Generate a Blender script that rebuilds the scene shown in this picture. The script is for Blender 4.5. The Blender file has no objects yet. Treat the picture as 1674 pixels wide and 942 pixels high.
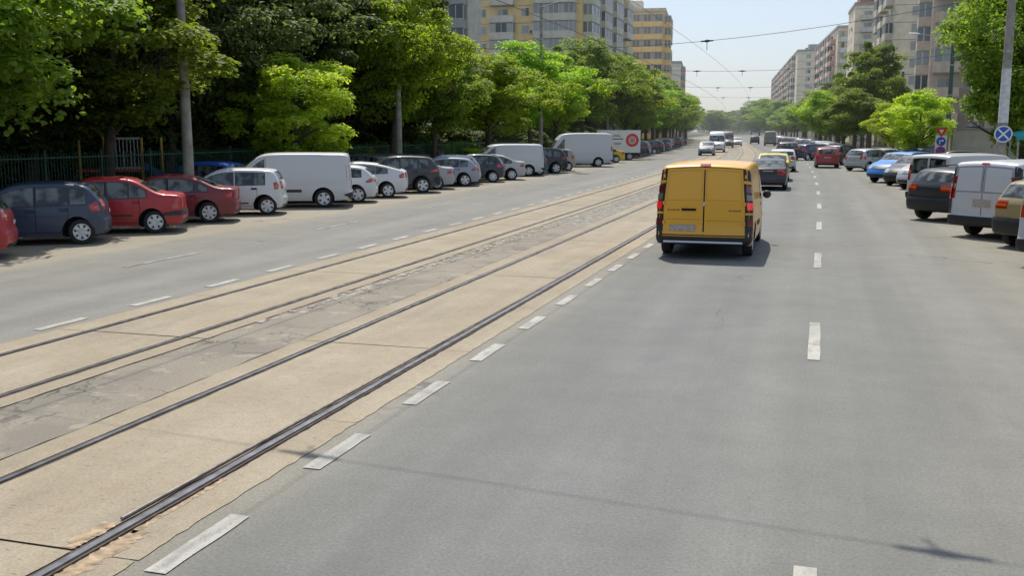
import bpy, bmesh, math, random
import numpy as np
from mathutils import Vector, Matrix
R = math.radians
scn = bpy.context.scene
col = scn.collection
random.seed(5)

# ------------------------------------------------------------------ camera
CH = 2.62; YAW = R(16.92); PITCH = R(8.85); FPX = 1650.0
cd = bpy.data.cameras.new('camera'); cam = bpy.data.objects.new('camera', cd); col.objects.link(cam)
cam.location = (0, 0, CH); cam.rotation_euler = (math.pi/2 - PITCH, 0, YAW)
cd.sensor_width = 36; cd.lens = 36*FPX/1674; cd.clip_end = 6000; cd.clip_start = .1
scn.camera = cam

def curve(y):                     # lateral shift of the boulevard, it bends gently to the left
    if y < 30: return 0.0
    if y < 150: return -3.6e-4*(y-30)**2
    return -3.6e-4*120**2 - .0864*(y-150)
def slope(y):
    if y < 30: return 0.0
    return -7.2e-4*(min(y, 150)-30)
def bearing(px):                  # tan of the bearing from the road axis (positive right)
    u = (px-837)/FPX
    fx, fy = -math.sin(YAW)*math.cos(PITCH), math.cos(YAW)*math.cos(PITCH)
    return (fx+u*math.cos(YAW))/(fy+u*math.sin(YAW))
def on_lane(px, X):               # point at lateral offset X from the lane line, seen at that bearing
    t = bearing(px); y = 5.0
    best = None
    for i in range(4000):
        y = 5+i*.25
        e = abs((X+curve(y))-t*y)
        if best is None or e < best[0]: best = (e, y)
    y = best[1]
    return X+curve(y), y

# ------------------------------------------------------------------ node helpers
def newmat(name):
    m = bpy.data.materials.new(name); m.use_nodes = True
    nt = m.node_tree; b = nt.nodes['Principled BSDF']
    return m, nt, b
def N(nt, t, **kw):
    n = nt.nodes.new(t)
    for k, v in kw.items():
        if k in n.inputs.keys() if hasattr(n.inputs, 'keys') else False: n.inputs[k].default_value = v
        else: setattr(n, k, v)
    return n
def simple(name, c, rough=.5, metal=0, var=0.0, scale=8, bump=0.0, coat=0, spec=.5):
    m, nt, b = newmat(name)
    b.inputs['Roughness'].default_value = rough; b.inputs['Metallic'].default_value = metal
    b.inputs['Coat Weight'].default_value = coat; b.inputs['Specular IOR Level'].default_value = spec
    if var > 0:
        tc = N(nt, 'ShaderNodeTexCoord')
        no = N(nt, 'ShaderNodeTexNoise'); no.inputs['Scale'].default_value = scale; no.inputs['Detail'].default_value = 6
        nt.links.new(tc.outputs['Object'], no.inputs['Vector'])
        mx = N(nt, 'ShaderNodeMix', data_type='RGBA')
        mx.inputs[6].default_value = (*[v*(1-var) for v in c], 1); mx.inputs[7].default_value = (*[min(1, v*(1+var)) for v in c], 1)
        mr = N(nt, 'ShaderNodeMapRange'); mr.inputs[1].default_value = .3; mr.inputs[2].default_value = .7
        nt.links.new(no.outputs['Fac'], mr.inputs[0]); nt.links.new(mr.outputs[0], mx.inputs[0])
        nt.links.new(mx.outputs[2], b.inputs['Base Color'])
        if bump:
            bp = N(nt, 'ShaderNodeBump'); bp.inputs['Strength'].default_value = bump; bp.inputs['Distance'].default_value = .02
            nt.links.new(no.outputs['Fac'], bp.inputs['Height']); nt.links.new(bp.outputs[0], b.inputs['Normal'])
    else:
        b.inputs['Base Color'].default_value = (*c, 1)
    return m

M = {}
M['black'] = simple('black plastic', (.018, .018, .02), .5, var=.3, scale=20)
M['trim'] = simple('dark trim', (.03, .03, .033), .6)
M['under'] = simple('underbody', (.006, .006, .006), .9)
M['tyre'] = simple('rubber', (.022, .022, .022), .85, var=.3, scale=15)
M['rim'] = simple('alloy', (.62, .63, .64), .4, metal=.3, var=.15, scale=9)
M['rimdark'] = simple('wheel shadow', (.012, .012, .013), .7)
M['chrome'] = simple('chrome', (.6, .6, .6), .15, metal=1)
M['silverbar'] = simple('brushed bar', (.62, .64, .66), .35, metal=.6)
M['head'] = simple('headlamp glass', (.45, .48, .5), .08, metal=.3, var=.4, scale=12)
M['plate'] = simple('number plate', (.42, .36, .30), .6, var=.6, scale=45)
M['steel'] = simple('rail steel', (.33, .33, .35), .3, metal=.85, var=.35, scale=6)
M['rust'] = simple('rusty steel', (.10, .068, .05), .75, metal=.2, var=.5, scale=12)
M['galv'] = simple('galvanised metal', (.36, .38, .38), .45, metal=.5, var=.2, scale=5)
M['concretepole'] = simple('pole concrete', (.30, .275, .235), .9, var=.3, scale=3.5, bump=.4)
M['whitewash'] = simple('whitewashed band', (.62, .63, .62), .85, var=.2, scale=6)
M['wire'] = simple('wire', (.02, .02, .02), .6)
M['signwhite'] = simple('sign white', (.75, .75, .75), .4)
M['signred'] = simple('sign red', (.65, .04, .03), .4)
M['signblue'] = simple('sign blue', (.02, .09, .42), .4)
M['white'] = simple('white panel', (.72, .72, .70), .45, var=.05, scale=2)
M['greenpaint'] = simple('green paint', (.025, .075, .045), .6, var=.3, scale=5)
M['yellowpaint'] = simple('yellow paint', (.36, .22, .03), .5, var=.2, scale=4)
M['bluepaint'] = simple('blue paint', (.02, .07, .25), .5)
M['teal'] = simple('teal canvas', (.03, .33, .34), .7, var=.15, scale=3)
M['rustygreen'] = simple('dark green metal', (.05, .085, .07), .6, var=.3, scale=6)
M['bark'] = simple('bark', (.085, .065, .048), .95, var=.45, scale=9, bump=.8)
M['cobble'] = simple('cobble granite', (.34, .31, .255), .85, var=.25, scale=4, bump=.5)
M['gap'] = simple('dirt in the rail gap', (.14, .11, .082), .95, var=.55, scale=7)
M['dirt'] = simple('orange ballast dirt', (.365, .27, .175), .95, var=.45, scale=14, bump=1.0)
M['kerb'] = simple('kerb stone', (.34, .32, .28), .9, var=.25, scale=3, bump=.3)

def paintmat(name, rough, metal):
    m, nt, b = newmat(name)
    oi = N(nt, 'ShaderNodeObjectInfo'); tc = N(nt, 'ShaderNodeTexCoord')
    no = N(nt, 'ShaderNodeTexNoise'); no.inputs['Scale'].default_value = 2.5; no.inputs['Detail'].default_value = 7
    nt.links.new(tc.outputs['Object'], no.inputs['Vector'])
    # road dust: more of it low on the body
    sx = N(nt, 'ShaderNodeSeparateXYZ'); nt.links.new(tc.outputs['Object'], sx.inputs[0])
    mr = N(nt, 'ShaderNodeMapRange'); mr.inputs[1].default_value = .75; mr.inputs[2].default_value = .2; mr.inputs[3].default_value = .04; mr.inputs[4].default_value = .26
    nt.links.new(sx.outputs[2], mr.inputs[0])
    mu = N(nt, 'ShaderNodeMath', operation='MULTIPLY'); nt.links.new(mr.outputs[0], mu.inputs[0]); nt.links.new(no.outputs['Fac'], mu.inputs[1])
    mx = N(nt, 'ShaderNodeMix', data_type='RGBA'); mx.inputs[7].default_value = (.25, .22, .18, 1)
    nt.links.new(oi.outputs['Color'], mx.inputs[6]); nt.links.new(mu.outputs[0], mx.inputs[0])
    nt.links.new(mx.outputs[2], b.inputs['Base Color'])
    mr2 = N(nt, 'ShaderNodeMapRange'); mr2.inputs[3].default_value = rough-.08; mr2.inputs[4].default_value = rough+.12
    nt.links.new(no.outputs['Fac'], mr2.inputs[0]); nt.links.new(mr2.outputs[0], b.inputs['Roughness'])
    b.inputs['Metallic'].default_value = metal; b.inputs['Coat Weight'].default_value = .4; b.inputs['Coat Roughness'].default_value = .08
    return m
M['paint'] = paintmat('car paint', .38, .05)

def glassmat():
    m, nt, b = newmat('car glass')
    tc = N(nt, 'ShaderNodeTexCoord'); no = N(nt, 'ShaderNodeTexNoise'); no.inputs['Scale'].default_value = 3.2; no.inputs['Detail'].default_value = 1.5
    oi = N(nt, 'ShaderNodeObjectInfo')
    ad = N(nt, 'ShaderNodeVectorMath', operation='ADD'); nt.links.new(tc.outputs['Object'], ad.inputs[0]); nt.links.new(oi.outputs['Random'], ad.inputs[1])
    nt.links.new(ad.outputs[0], no.inputs['Vector'])
    r = N(nt, 'ShaderNodeValToRGB'); r.color_ramp.elements[0].position = .42; r.color_ramp.elements[0].color = (.008, .01, .011, 1)
    r.color_ramp.elements[1].position = .58; r.color_ramp.elements[1].color = (.13, .15, .14, 1)  # pale patches in the glass colour stand in for reflections
    nt.links.new(no.outputs['Fac'], r.inputs[0]); nt.links.new(r.outputs[0], b.inputs['Base Color'])
    b.inputs['Roughness'].default_value = .06; b.inputs['Specular IOR Level'].default_value = .75
    return m
M['glass'] = glassmat()
def lamp(name, c, e=0):
    m, nt, b = newmat(name); b.inputs['Base Color'].default_value = (*c, 1); b.inputs['Roughness'].default_value = .12
    b.inputs['Coat Weight'].default_value = 1
    if e: b.inputs['Emission Color'].default_value = (*c, 1); b.inputs['Emission Strength'].default_value = e
    return m
M['tail'] = lamp('tail lamp', (.42, .012, .012)); M['brake'] = lamp('lit brake lamp', (.85, .02, .025), .3)
M['amber'] = lamp('amber lamp', (.55, .17, .02))

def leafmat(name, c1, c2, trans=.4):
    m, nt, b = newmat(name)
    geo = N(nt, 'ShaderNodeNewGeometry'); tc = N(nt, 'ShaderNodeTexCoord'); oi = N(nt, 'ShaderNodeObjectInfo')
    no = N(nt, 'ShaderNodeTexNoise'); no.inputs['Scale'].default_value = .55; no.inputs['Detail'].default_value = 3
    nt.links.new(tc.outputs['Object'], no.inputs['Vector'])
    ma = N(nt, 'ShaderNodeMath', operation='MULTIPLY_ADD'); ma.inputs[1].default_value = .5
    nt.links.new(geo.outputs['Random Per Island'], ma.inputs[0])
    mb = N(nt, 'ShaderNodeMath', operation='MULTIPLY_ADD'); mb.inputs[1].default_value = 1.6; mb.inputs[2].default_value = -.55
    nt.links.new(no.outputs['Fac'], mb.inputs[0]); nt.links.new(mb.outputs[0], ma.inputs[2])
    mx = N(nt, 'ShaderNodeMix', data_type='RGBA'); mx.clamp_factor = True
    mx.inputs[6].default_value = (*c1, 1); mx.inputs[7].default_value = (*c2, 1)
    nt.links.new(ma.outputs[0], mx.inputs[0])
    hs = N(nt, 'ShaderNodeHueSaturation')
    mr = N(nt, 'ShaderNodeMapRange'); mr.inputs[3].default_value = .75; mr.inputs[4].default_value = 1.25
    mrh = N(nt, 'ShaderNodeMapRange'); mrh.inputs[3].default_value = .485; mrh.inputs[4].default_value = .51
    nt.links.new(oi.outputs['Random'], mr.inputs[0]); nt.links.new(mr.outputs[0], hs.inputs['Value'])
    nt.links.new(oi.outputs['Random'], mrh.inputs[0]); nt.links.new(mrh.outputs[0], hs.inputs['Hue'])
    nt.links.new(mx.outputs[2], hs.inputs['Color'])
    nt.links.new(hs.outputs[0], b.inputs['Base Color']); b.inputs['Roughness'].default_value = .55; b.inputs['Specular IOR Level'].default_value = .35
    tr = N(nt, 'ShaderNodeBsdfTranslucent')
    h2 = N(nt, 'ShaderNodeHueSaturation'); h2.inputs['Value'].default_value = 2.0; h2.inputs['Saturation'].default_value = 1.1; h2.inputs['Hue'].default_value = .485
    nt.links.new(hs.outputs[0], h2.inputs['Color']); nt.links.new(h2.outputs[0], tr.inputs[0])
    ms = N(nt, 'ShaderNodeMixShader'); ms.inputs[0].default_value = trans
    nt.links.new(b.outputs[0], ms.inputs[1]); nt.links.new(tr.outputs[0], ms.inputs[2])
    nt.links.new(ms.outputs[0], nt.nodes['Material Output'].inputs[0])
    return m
M['leaf'] = leafmat('leaf fresh green', (.11, .20, .026), (.32, .45, .055), .57)
M['leafmid'] = leafmat('leaf mid green', (.088, .16, .026), (.235, .335, .05), .54)
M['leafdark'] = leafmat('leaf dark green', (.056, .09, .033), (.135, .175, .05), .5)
M['leafbright'] = leafmat('leaf bright green', (.17, .275, .032), (.44, .56, .085), .6)

# ------------------------------------------------------------------ asphalt / concrete materials (surface coordinates in metres from UV)
def surf_mat(name, kind):
    m, nt, b = newmat(name)
    uv = N(nt, 'ShaderNodeUVMap'); uv.uv_map = 'UVMap'
    L = nt.links.new
    sep = N(nt, 'ShaderNodeSeparateXYZ'); L(uv.outputs[0], sep.inputs[0])
    def noise(scale, detail=4, stretch=None, rough=.5):
        n = N(nt, 'ShaderNodeTexNoise'); n.inputs['Scale'].default_value = scale; n.inputs['Detail'].default_value = detail; n.inputs['Roughness'].default_value = rough
        if stretch:
            mp = N(nt, 'ShaderNodeMapping'); mp.inputs['Scale'].default_value = stretch
            L(uv.outputs[0], mp.inputs[0]); L(mp.outputs[0], n.inputs['Vector'])
        else: L(uv.outputs[0], n.inputs['Vector'])
        return n.outputs['Fac']
    def mr(x, a, b_, c, d):
        n = N(nt, 'ShaderNodeMapRange'); n.inputs[1].default_value = a; n.inputs[2].default_value = b_; n.inputs[3].default_value = c; n.inputs[4].default_value = d
        L(x, n.inputs[0]); return n.outputs[0]
    def mix(f, a, b_, blend='MIX'):
        n = N(nt, 'ShaderNodeMix', data_type='RGBA', blend_type=blend)
        if isinstance(f, (int, float)): n.inputs[0].default_value = f
        else: L(f, n.inputs[0])
        for s, v in ((6, a), (7, b_)):
            if isinstance(v, tuple): n.inputs[s].default_value = (*v, 1)
            else: L(v, n.inputs[s])
        return n.outputs[2]
    def math_(op, a, b_):
        n = N(nt, 'ShaderNodeMath', operation=op)
        for i, v in enumerate((a, b_)):
            if isinstance(v, (int, float)): n.inputs[i].default_value = v
            else: L(v, n.inputs[i])
        return n.outputs[0]
    U = sep.outputs[0]
    fine = noise(42, 4, None, .65); mid = noise(9, 6); big = noise(.35, 4); streak = noise(1, 5, (1.6, .045, 1))
    if kind == 'asphalt':
        ramp = N(nt, 'ShaderNodeValToRGB')          # across the boulevard, -30..20 m
        cr = ramp.color_ramp; cr.interpolation = 'EASE'
        pts = [(-30, (0.282, 0.245, 0.184)), (-17, (0.288, 0.251, 0.190)), (-15.2, (0.268, 0.240, 0.184)), (-14.3, (0.208, 0.201, 0.174)), (-13.6, (0.191, 0.186, 0.162)), (-11.9, (0.187, 0.183, 0.164)), (-11.2, (0.206, 0.203, 0.183)), (-10.5, (0.183, 0.181, 0.165)), (-10, (0.195, 0.194, 0.178)), (-9.3, (0.221, 0.205, 0.160)), (-3.9, (0.215, 0.201, 0.166)), (-3.3, (0.158, 0.159, 0.145)), (-2.75, (0.149, 0.151, 0.140)), (-1.95, (0.169, 0.173, 0.164)), (-1.8, (0.164, 0.168, 0.160)), (-1.15, (0.155, 0.158, 0.147)), (-0.35, (0.176, 0.177, 0.162)), (0, (0.172, 0.172, 0.156)), (0.95, (0.167, 0.165, 0.147)), (1.7, (0.192, 0.188, 0.165)), (2.2, (0.190, 0.185, 0.160)), (2.5, (0.183, 0.176, 0.150)), (3.6, (0.221, 0.206, 0.166)), (8, (0.234, 0.218, 0.178))]
        while len(cr.elements) > 1: cr.elements.remove(cr.elements[0])
        cr.elements[0].position = 0; cr.elements[0].color = (*pts[0][1], 1)
        for x, c in pts[1:]:
            e = cr.elements.new((x+30)/50); e.color = (*c, 1)
        wob = math_('ADD', U, mr(noise(.5, 3, (1, .3, 1)), .3, .7, -.22, .22))
        L(mr(wob, -30, 20, 0, 1), ramp.inputs[0]); c = ramp.outputs[0]
        c = mix(1.0, c, mix(mr(streak, .3, .7, 0, 1), (.9, .9, .9), (1.10, 1.10, 1.10)), 'MULTIPLY')
        c = mix(1.0, c, mix(mr(big, .3, .7, 0, 1), (.93, .93, .925), (1.06, 1.06, 1.065)), 'MULTIPLY')
        c = mix(1.0, c, mix(mr(mid, .25, .75, 0, 1), (.95, .95, .95), (1.05, 1.05, 1.05)), 'MULTIPLY')
        c = mix(1.0, c, mix(mr(fine, .3, .7, 0, 1), (.76, .76, .76), (1.27, 1.26, 1.245)), 'MULTIPLY')
        c = mix(1.0, c, mix(mr(noise(1.5, 7), .3, .7, 0, 1), (.93, .93, .93), (1.07, 1.07, 1.065)), 'MULTIPLY')
        # oil stains down each lane
        st = noise(.9, 5, (1, .35, 1)); c = mix(mr(st, .62, .72, 0, .22), c, (.08, .08, .078))
        vo = N(nt, 'ShaderNodeTexVoronoi'); vo.inputs['Scale'].default_value = 2.1; L(uv.outputs[0], vo.inputs['Vector'])
        c = mix(mr(vo.outputs['Distance'], .012, .03, .55, 0), c, (.04, .04, .04))
        # meandering hairline cracks
        vc = N(nt, 'ShaderNodeTexVoronoi', feature='DISTANCE_TO_EDGE'); vc.inputs['Scale'].default_value = .16
        dn = N(nt, 'ShaderNodeTexNoise'); dn.inputs['Scale'].default_value = 1.3; dn.inputs['Detail'].default_value = 6; L(uv.outputs[0], dn.inputs['Vector'])
        va = N(nt, 'ShaderNodeVectorMath', operation='MULTIPLY_ADD'); va.inputs[1].default_value = (1.8, 1.8, 0); L(dn.outputs['Color'], va.inputs[0]); L(uv.outputs[0], va.inputs[2])
        L(va.outputs[0], vc.inputs['Vector'])
        crk = mr(vc.outputs[0], .0014, .0042, 1, 0)
        crk = math_('MULTIPLY', crk, mr(noise(.25, 2), .5, .62, 0, .6))
        c = mix(crk, c, (.05, .05, .048))
        L(c, b.inputs['Base Color']); b.inputs['Roughness'].default_value = .82
        bs = .5
    elif kind == 'slab':
        c = mix(mr(big, .3, .7, 0, 1), (.315, .265, .185), (.375, .32, .235))
        c = mix(mr(noise(1.1, 6), .35, .7, 0, .7), c, (.28, .225, .15))
        c = mix(mr(noise(.8, 7, (1.5, .4, 1), .65), .54, .68, 0, .5), c, (.20, .175, .14))
        c = mix(1.0, c, mix(mr(streak, .3, .7, 0, 1), (.88, .88, .88), (1.08, 1.08, 1.08)), 'MULTIPLY')
        c = mix(1.0, c, mix(mr(fine, .3, .7, 0, 1), (.80, .80, .80), (1.2, 1.2, 1.2)), 'MULTIPLY')
        c = mix(1.0, c, mix(mr(noise(22, 5, (.5, 1, 1)), .62, .70, 0, 1), (1, 1, 1), (.66, .66, .68)), 'MULTIPLY')
        c = mix(1.0, c, mix(mr(mid, .25, .75, 0, 1), (.92, .92, .92), (1.08, 1.08, 1.08)), 'MULTIPLY')
        L(c, b.inputs['Base Color']); b.inputs['Roughness'].default_value = .85
        bs = .5
    elif kind == 'median':
        c = mix(mr(big, .3, .7, 0, 1), (.215, .19, .15), (.285, .25, .195))
        c = mix(1.0, c, mix(mr(fine, .3, .7, 0, 1), (.72, .72, .72), (1.3, 1.3, 1.3)), 'MULTIPLY')
        vc = N(nt, 'ShaderNodeTexVoronoi', feature='DISTANCE_TO_EDGE'); vc.inputs['Scale'].default_value = 1.9
        dn = N(nt, 'ShaderNodeTexNoise'); dn.inputs['Scale'].default_value = 2.5; dn.inputs['Detail'].default_value = 6; L(uv.outputs[0], dn.inputs['Vector'])
        va = N(nt, 'ShaderNodeVectorMath', operation='MULTIPLY_ADD'); va.inputs[1].default_value = (.9, .9, 0); L(dn.outputs['Color'], va.inputs[0]); L(uv.outputs[0], va.inputs[2])
        L(va.outputs[0], vc.inputs['Vector'])
        crk = math_('MULTIPLY', mr(vc.outputs[0], .008, .028, 1, 0), mr(noise(.6, 4), .45, .56, 0, .9))
        c = mix(mr(noise(.9, 6), .52, .60, 0, .6), c, (.17, .155, .13)); c = mix(mr(noise(3.1, 5), .60, .66, 0, .7), c, (.34, .30, .235))
        c = mix(crk, c, (.07, .062, .052))
        L(c, b.inputs['Base Color']); b.inputs['Roughness'].default_value = .9
        bs = .6
    elif kind == 'mark':
        c = mix(mr(noise(6, 8, (1, .5, 1)), .48, .66, 0, .85), (.46, .44, .385), (.24, .23, .21))
        c = mix(1.0, c, mix(mr(fine, .3, .7, 0, 1), (.85, .85, .85), (1.12, 1.12, 1.12)), 'MULTIPLY')
        c = mix(mr(noise(.45, 2), .35, .65, 0, .55), c, (.27, .26, .235))
        c = mix(mr(noise(28, 3), .60, .68, 0, .7), c, (.19, .185, .17))
        L(c, b.inputs['Base Color']); b.inputs['Roughness'].default_value = .7
        bs = .3
    elif kind == 'faintmark':
        c = mix(mr(noise(5, 6, (1, .4, 1)), .42, .6, 0, 1), (.38, .37, .33), (.20, .195, .185))
        L(c, b.inputs['Base Color']); b.inputs['Roughness'].default_value = .8
        bs = .3
    elif kind == 'soil':
        c = mix(mr(noise(.5, 6), .35, .65, 0, 1), (.07, .062, .042), (.045, .075, .02))
        c = mix(1.0, c, mix(mr(mid, .3, .7, 0, 1), (.7, .7, .7), (1.3, 1.3, 1.3)), 'MULTIPLY')
        L(c, b.inputs['Base Color']); b.inputs['Roughness'].default_value = .95
        bs = .8
    elif kind == 'pave':
        c = mix(mr(noise(.6, 6), .35, .65, 0, 1), (.24, .22, .185), (.30, .275, .235))
        c = mix(1.0, c, mix(mr(fine, .3, .7, 0, 1), (.85, .85, .85), (1.15, 1.15, 1.15)), 'MULTIPLY')
        L(c, b.inputs['Base Color']); b.inputs['Roughness'].default_value = .9
        bs = .4
    bp = N(nt, 'ShaderNodeBump'); bp.inputs['Strength'].default_value = bs; bp.inputs['Distance'].default_value = .006
    L(math_('ADD', fine, mid), bp.inputs['Height']); L(bp.outputs[0], b.inputs['Normal'])
    return m
for k in ('asphalt', 'slab', 'median', 'mark', 'faintmark', 'soil', 'pave'): M[k] = surf_mat(k, k)

# ------------------------------------------------------------------ object helpers
def link(name, me, parent=None, mats=()):
    o = bpy.data.objects.new(name, me); col.objects.link(o)
    for m in mats: me.materials.append(m)
    if parent: o.parent = parent
    return o
def tag(o, label=None, cat=None, group=None, kind=None):
    if label: o['label'] = label
    if cat: o['category'] = cat
    if group: o['group'] = group
    if kind: o['kind'] = kind
    return o
def thing(name, label, cat, loc=(0, 0, 0), rz=0, group=None):
    o = bpy.data.objects.new(name, None); col.objects.link(o); o.empty_display_size = .2
    o.location = loc; o.rotation_euler = (0, 0, rz)
    return tag(o, label, cat, group)
class MB:
    def __init__(s): s.v = []; s.f = []; s.m = []
    def add(s, vs, fs, m=0):
        n = len(s.v); s.v += [tuple(v) for v in vs]; s.f += [[i+n for i in f] for f in fs]; s.m += [m]*len(fs)
    def box(s, x0, x1, y0, y1, z0, z1, m=0):
        s.add([(x0, y0, z0), (x1, y0, z0), (x1, y1, z0), (x0, y1, z0), (x0, y0, z1), (x1, y0, z1), (x1, y1, z1), (x0, y1, z1)],
              [(0, 3, 2, 1), (4, 5, 6, 7), (0, 1, 5, 4), (1, 2, 6, 5), (2, 3, 7, 6), (3, 0, 4, 7)], m)
    def tube(s, pts, rs, n=8, m=0, cap=True):
        if not hasattr(rs, '__len__'): rs = [rs]*len(pts)
        rings = []; P = [Vector(p) for p in pts]
        for i, p in enumerate(P):
            d = (P[min(i+1, len(P)-1)]-P[max(i-1, 0)]).normalized()
            a = d.cross(Vector((0, 0, 1)) if abs(d.z) < .9 else Vector((1, 0, 0))).normalized(); b = d.cross(a)
            rings.append([p+(a*math.cos(t*2*math.pi/n)+b*math.sin(t*2*math.pi/n))*rs[i] for t in range(n)])
        vs = [v for r in rings for v in r]; fs = []
        for i in range(len(P)-1):
            for t in range(n): fs.append((i*n+t, i*n+(t+1) % n, (i+1)*n+(t+1) % n, (i+1)*n+t))
        if cap: fs += [tuple(range(n))[::-1], tuple(range((len(P)-1)*n, len(P)*n))]
        s.add(vs, fs, m)
    def disc(s, c, r, axis_y=True, n=24, m=0, th=.01):
        vs = []
        for k in (0, 1):
            for t in range(n):
                a = 2*math.pi*t/n; vs.append((c[0]+r*math.cos(a), c[1]+(th if k else 0), c[2]+r*math.sin(a)))
        s.add(vs, [tuple(range(n)), tuple(range(n, 2*n))[::-1]]+[(t, t+n, (t+1) % n+n, (t+1) % n) for t in range(n)], m)
    def mesh(s, name, smooth=None):
        me = bpy.data.meshes.new(name); me.from_pydata(s.v, [], s.f); me.update()
        me.polygons.foreach_set('material_index', s.m)
        if smooth is not None:
            me.polygons.foreach_set('use_smooth', [True]*len(me.polygons)); me.set_sharp_from_angle(angle=R(smooth))
        return me
    def build(s, name, mats, parent=None, smooth=None):
        if not isinstance(mats, (list, tuple)): mats = [mats]
        return link(name, s.mesh(name, smooth), parent, mats)
def kids(o): return [c for c in o.children]
def copy_tree(o, parent=None, color=None):
    c = o.copy(); col.objects.link(c)
    if parent: c.parent = parent
    if color is not None: c.color = (*color, 1)
    for ch in list(o.children): copy_tree(ch, c, color)
    return c

# ------------------------------------------------------------------ the setting: ground, road, tracks
def strip(name, u0, u1, y0, y1, z, mat, step=4.0, nu=1, jag=0, parent=None, kind='structure'):
    ys = []; y = y0
    while y < y1-1e-6:
        ys.append(y); y += step if y < 250 else step*4
    ys.append(y1)
    vs = []; uvs = []
    for i, y in enumerate(ys):
        for k in range(nu+1):
            u = u0+(u1-u0)*k/nu
            if jag and k in (0, nu): u += random.uniform(-jag, jag)
            vs.append((u+curve(y), y, z)); uvs.append((u, y))
    fs = []
    for i in range(len(ys)-1):
        for k in range(nu):
            a = i*(nu+1)+k; fs.append((a, a+1, a+nu+2, a+nu+1))
    me = bpy.data.meshes.new(name); me.from_pydata(vs, [], fs); me.update()
    uvl = me.uv_layers.new(name='UVMap')
    for l in me.loops: uvl.data[l.index].uv = uvs[l.vertex_index]
    o = link(name, me, parent, [mat])
    if kind: o['kind'] = kind
    return o
def sheet(name, quads, z, mat, kind='structure', parent=None):
    vs = []; fs = []; uvs = []
    for q in quads:
        n = len(vs); vs += [(x, y, z) for x, y in q]; uvs += q; fs.append(tuple(range(n, n+len(q))))
    me = bpy.data.meshes.new(name); me.from_pydata(vs, [], fs); me.update()
    uvl = me.uv_layers.new(name='UVMap')
    for l in me.loops: uvl.data[l.index].uv = uvs[l.vertex_index]
    o = link(name, me, parent, [mat])
    if kind: o['kind'] = kind
    return o
sheet('ground', [[(-2500, -300), (2500, -300), (2500, 4500), (-2500, 4500)]], -.03, M['soil'])
strip('road', -19.6, 9.5, -20, 1400, 0, M['asphalt'], 3.0, 6)
# raised pavements with kerb
def kerbline(u0, u1, name):
    mb = MB()
    y = 0
    while y < 420:
        L_ = .98
        c0, c1 = curve(y), curve(y+L_); z = .12+random.uniform(-.006, .006)
        mb.add([(u0+c0, y, -.02), (u1+c0, y, -.02), (u1+c1, y+L_, -.02), (u0+c1, y+L_, -.02), (u0+c0, y, z), (u1+c0, y, z), (u1+c1, y+L_, z), (u0+c1, y+L_, z)],
               [(4, 5, 6, 7), (0, 1, 5, 4), (1, 2, 6, 5), (2, 3, 7, 6), (3, 0, 4, 7)])
        y += 1.0
    o = mb.build(name, M['kerb']); o['kind'] = 'structure'
kerbline(-19.75, -19.6, 'kerb'); kerbline(9.5, 9.65, 'kerb')
strip('pavement', -21.6, -19.75, -20, 700, .115, M['pave'], 4)
strip('pavement', 9.65, 15, -20, 700, .115, M['pave'], 4)
# tram bed
strip('tram_bed', -9.60, -3.97, -10, 420, .004, M['gap'], 3.0)
RAILS = [-4.32, -5.80, -7.70, -9.12]
def slabs(name, u0, u1, first, period, gap=.028, y1=420, z=.014, jag=.0):
    quads = []; y = first
    while y < y1:
        n = 30 if y < 35 else 6; yy = [y+gap/2+(period-gap)*i/n for i in range(n+1)]
        Lp = [(u0+curve(a)+random.uniform(-jag, jag), a+random.uniform(-.008, .008)) for a in yy]; Rp = [(u1+curve(a)+random.uniform(-jag, jag), a+random.uniform(-.008, .008)) for a in yy]
        for i in range(n): quads.append([Lp[i], Rp[i], Rp[i+1], Lp[i+1]])
        y += period
    return sheet(name, quads, z, M['slab'])
g = .066
J1, J2 = 4.95-6.2*2, 10.88-6.0*3
random.seed(11)
slabs('track_slab', RAILS[1]+g, RAILS[0]-g-.01, J1, 6.2, jag=.008)
slabs('track_slab', RAILS[3]+g, RAILS[2]-g, J2, 6.0, jag=.008)
slabs('track_slab', RAILS[0]+g+.01, -3.92, J1, 3.1, jag=.011, gap=.012, z=.0062)
slabs('track_slab', RAILS[1]-.37, RAILS[1]-g, J1, 6.2, jag=.010, gap=.02)
slabs('track_slab', RAILS[2]+g, RAILS[2]+.33, J2, 6.0, jag=.010, gap=.02)
slabs('track_slab', -9.62, RAILS[3]-g, J2, 3.0, jag=.012, gap=.015, z=.0062)
strip('cobble_bed', -7.34, -6.15, 11, 420, .0072, M['median'], 4)
strip('median_strip', -7.34, -6.19, -10, 27.5, .011, M['median'], .25, 1, .018)
# cobbles between the tracks
random.seed(3)
mb = MB()
def cobble(u, y, w, l, h=.010):
    x = u+curve(y); a = random.uniform(-.12, .12); ca, sa = math.cos(a), math.sin(a); z = .008+random.uniform(0, h)
    pts = [(-w, -l), (w, -l), (w, l), (-w, l)]
    pts = [(p[0]*random.uniform(.85, 1.05), p[1]*random.uniform(.85, 1.05)) for p in pts]
    lo = [(x+p[0]*ca-p[1]*sa, y+p[0]*sa+p[1]*ca, .004) for p in pts]
    hi = [(x+(p[0]*ca-p[1]*sa)*.82, y+(p[0]*sa+p[1]*ca)*.82, z) for p in pts]
    mb.add(lo+hi, [(4, 5, 6, 7), (0, 1, 5, 4), (1, 2, 6, 5), (2, 3, 7, 6), (3, 0, 4, 7)])
y = 27.4
while y < 140:
    s = .11 if y < 70 else .22
    u = -7.28
    while u < -6.2:
        if random.random() > .04: cobble(u+random.uniform(-.01, .01), y+random.uniform(-.02, .02), s*.47, s*.47)
        u += s
    y += s
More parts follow.
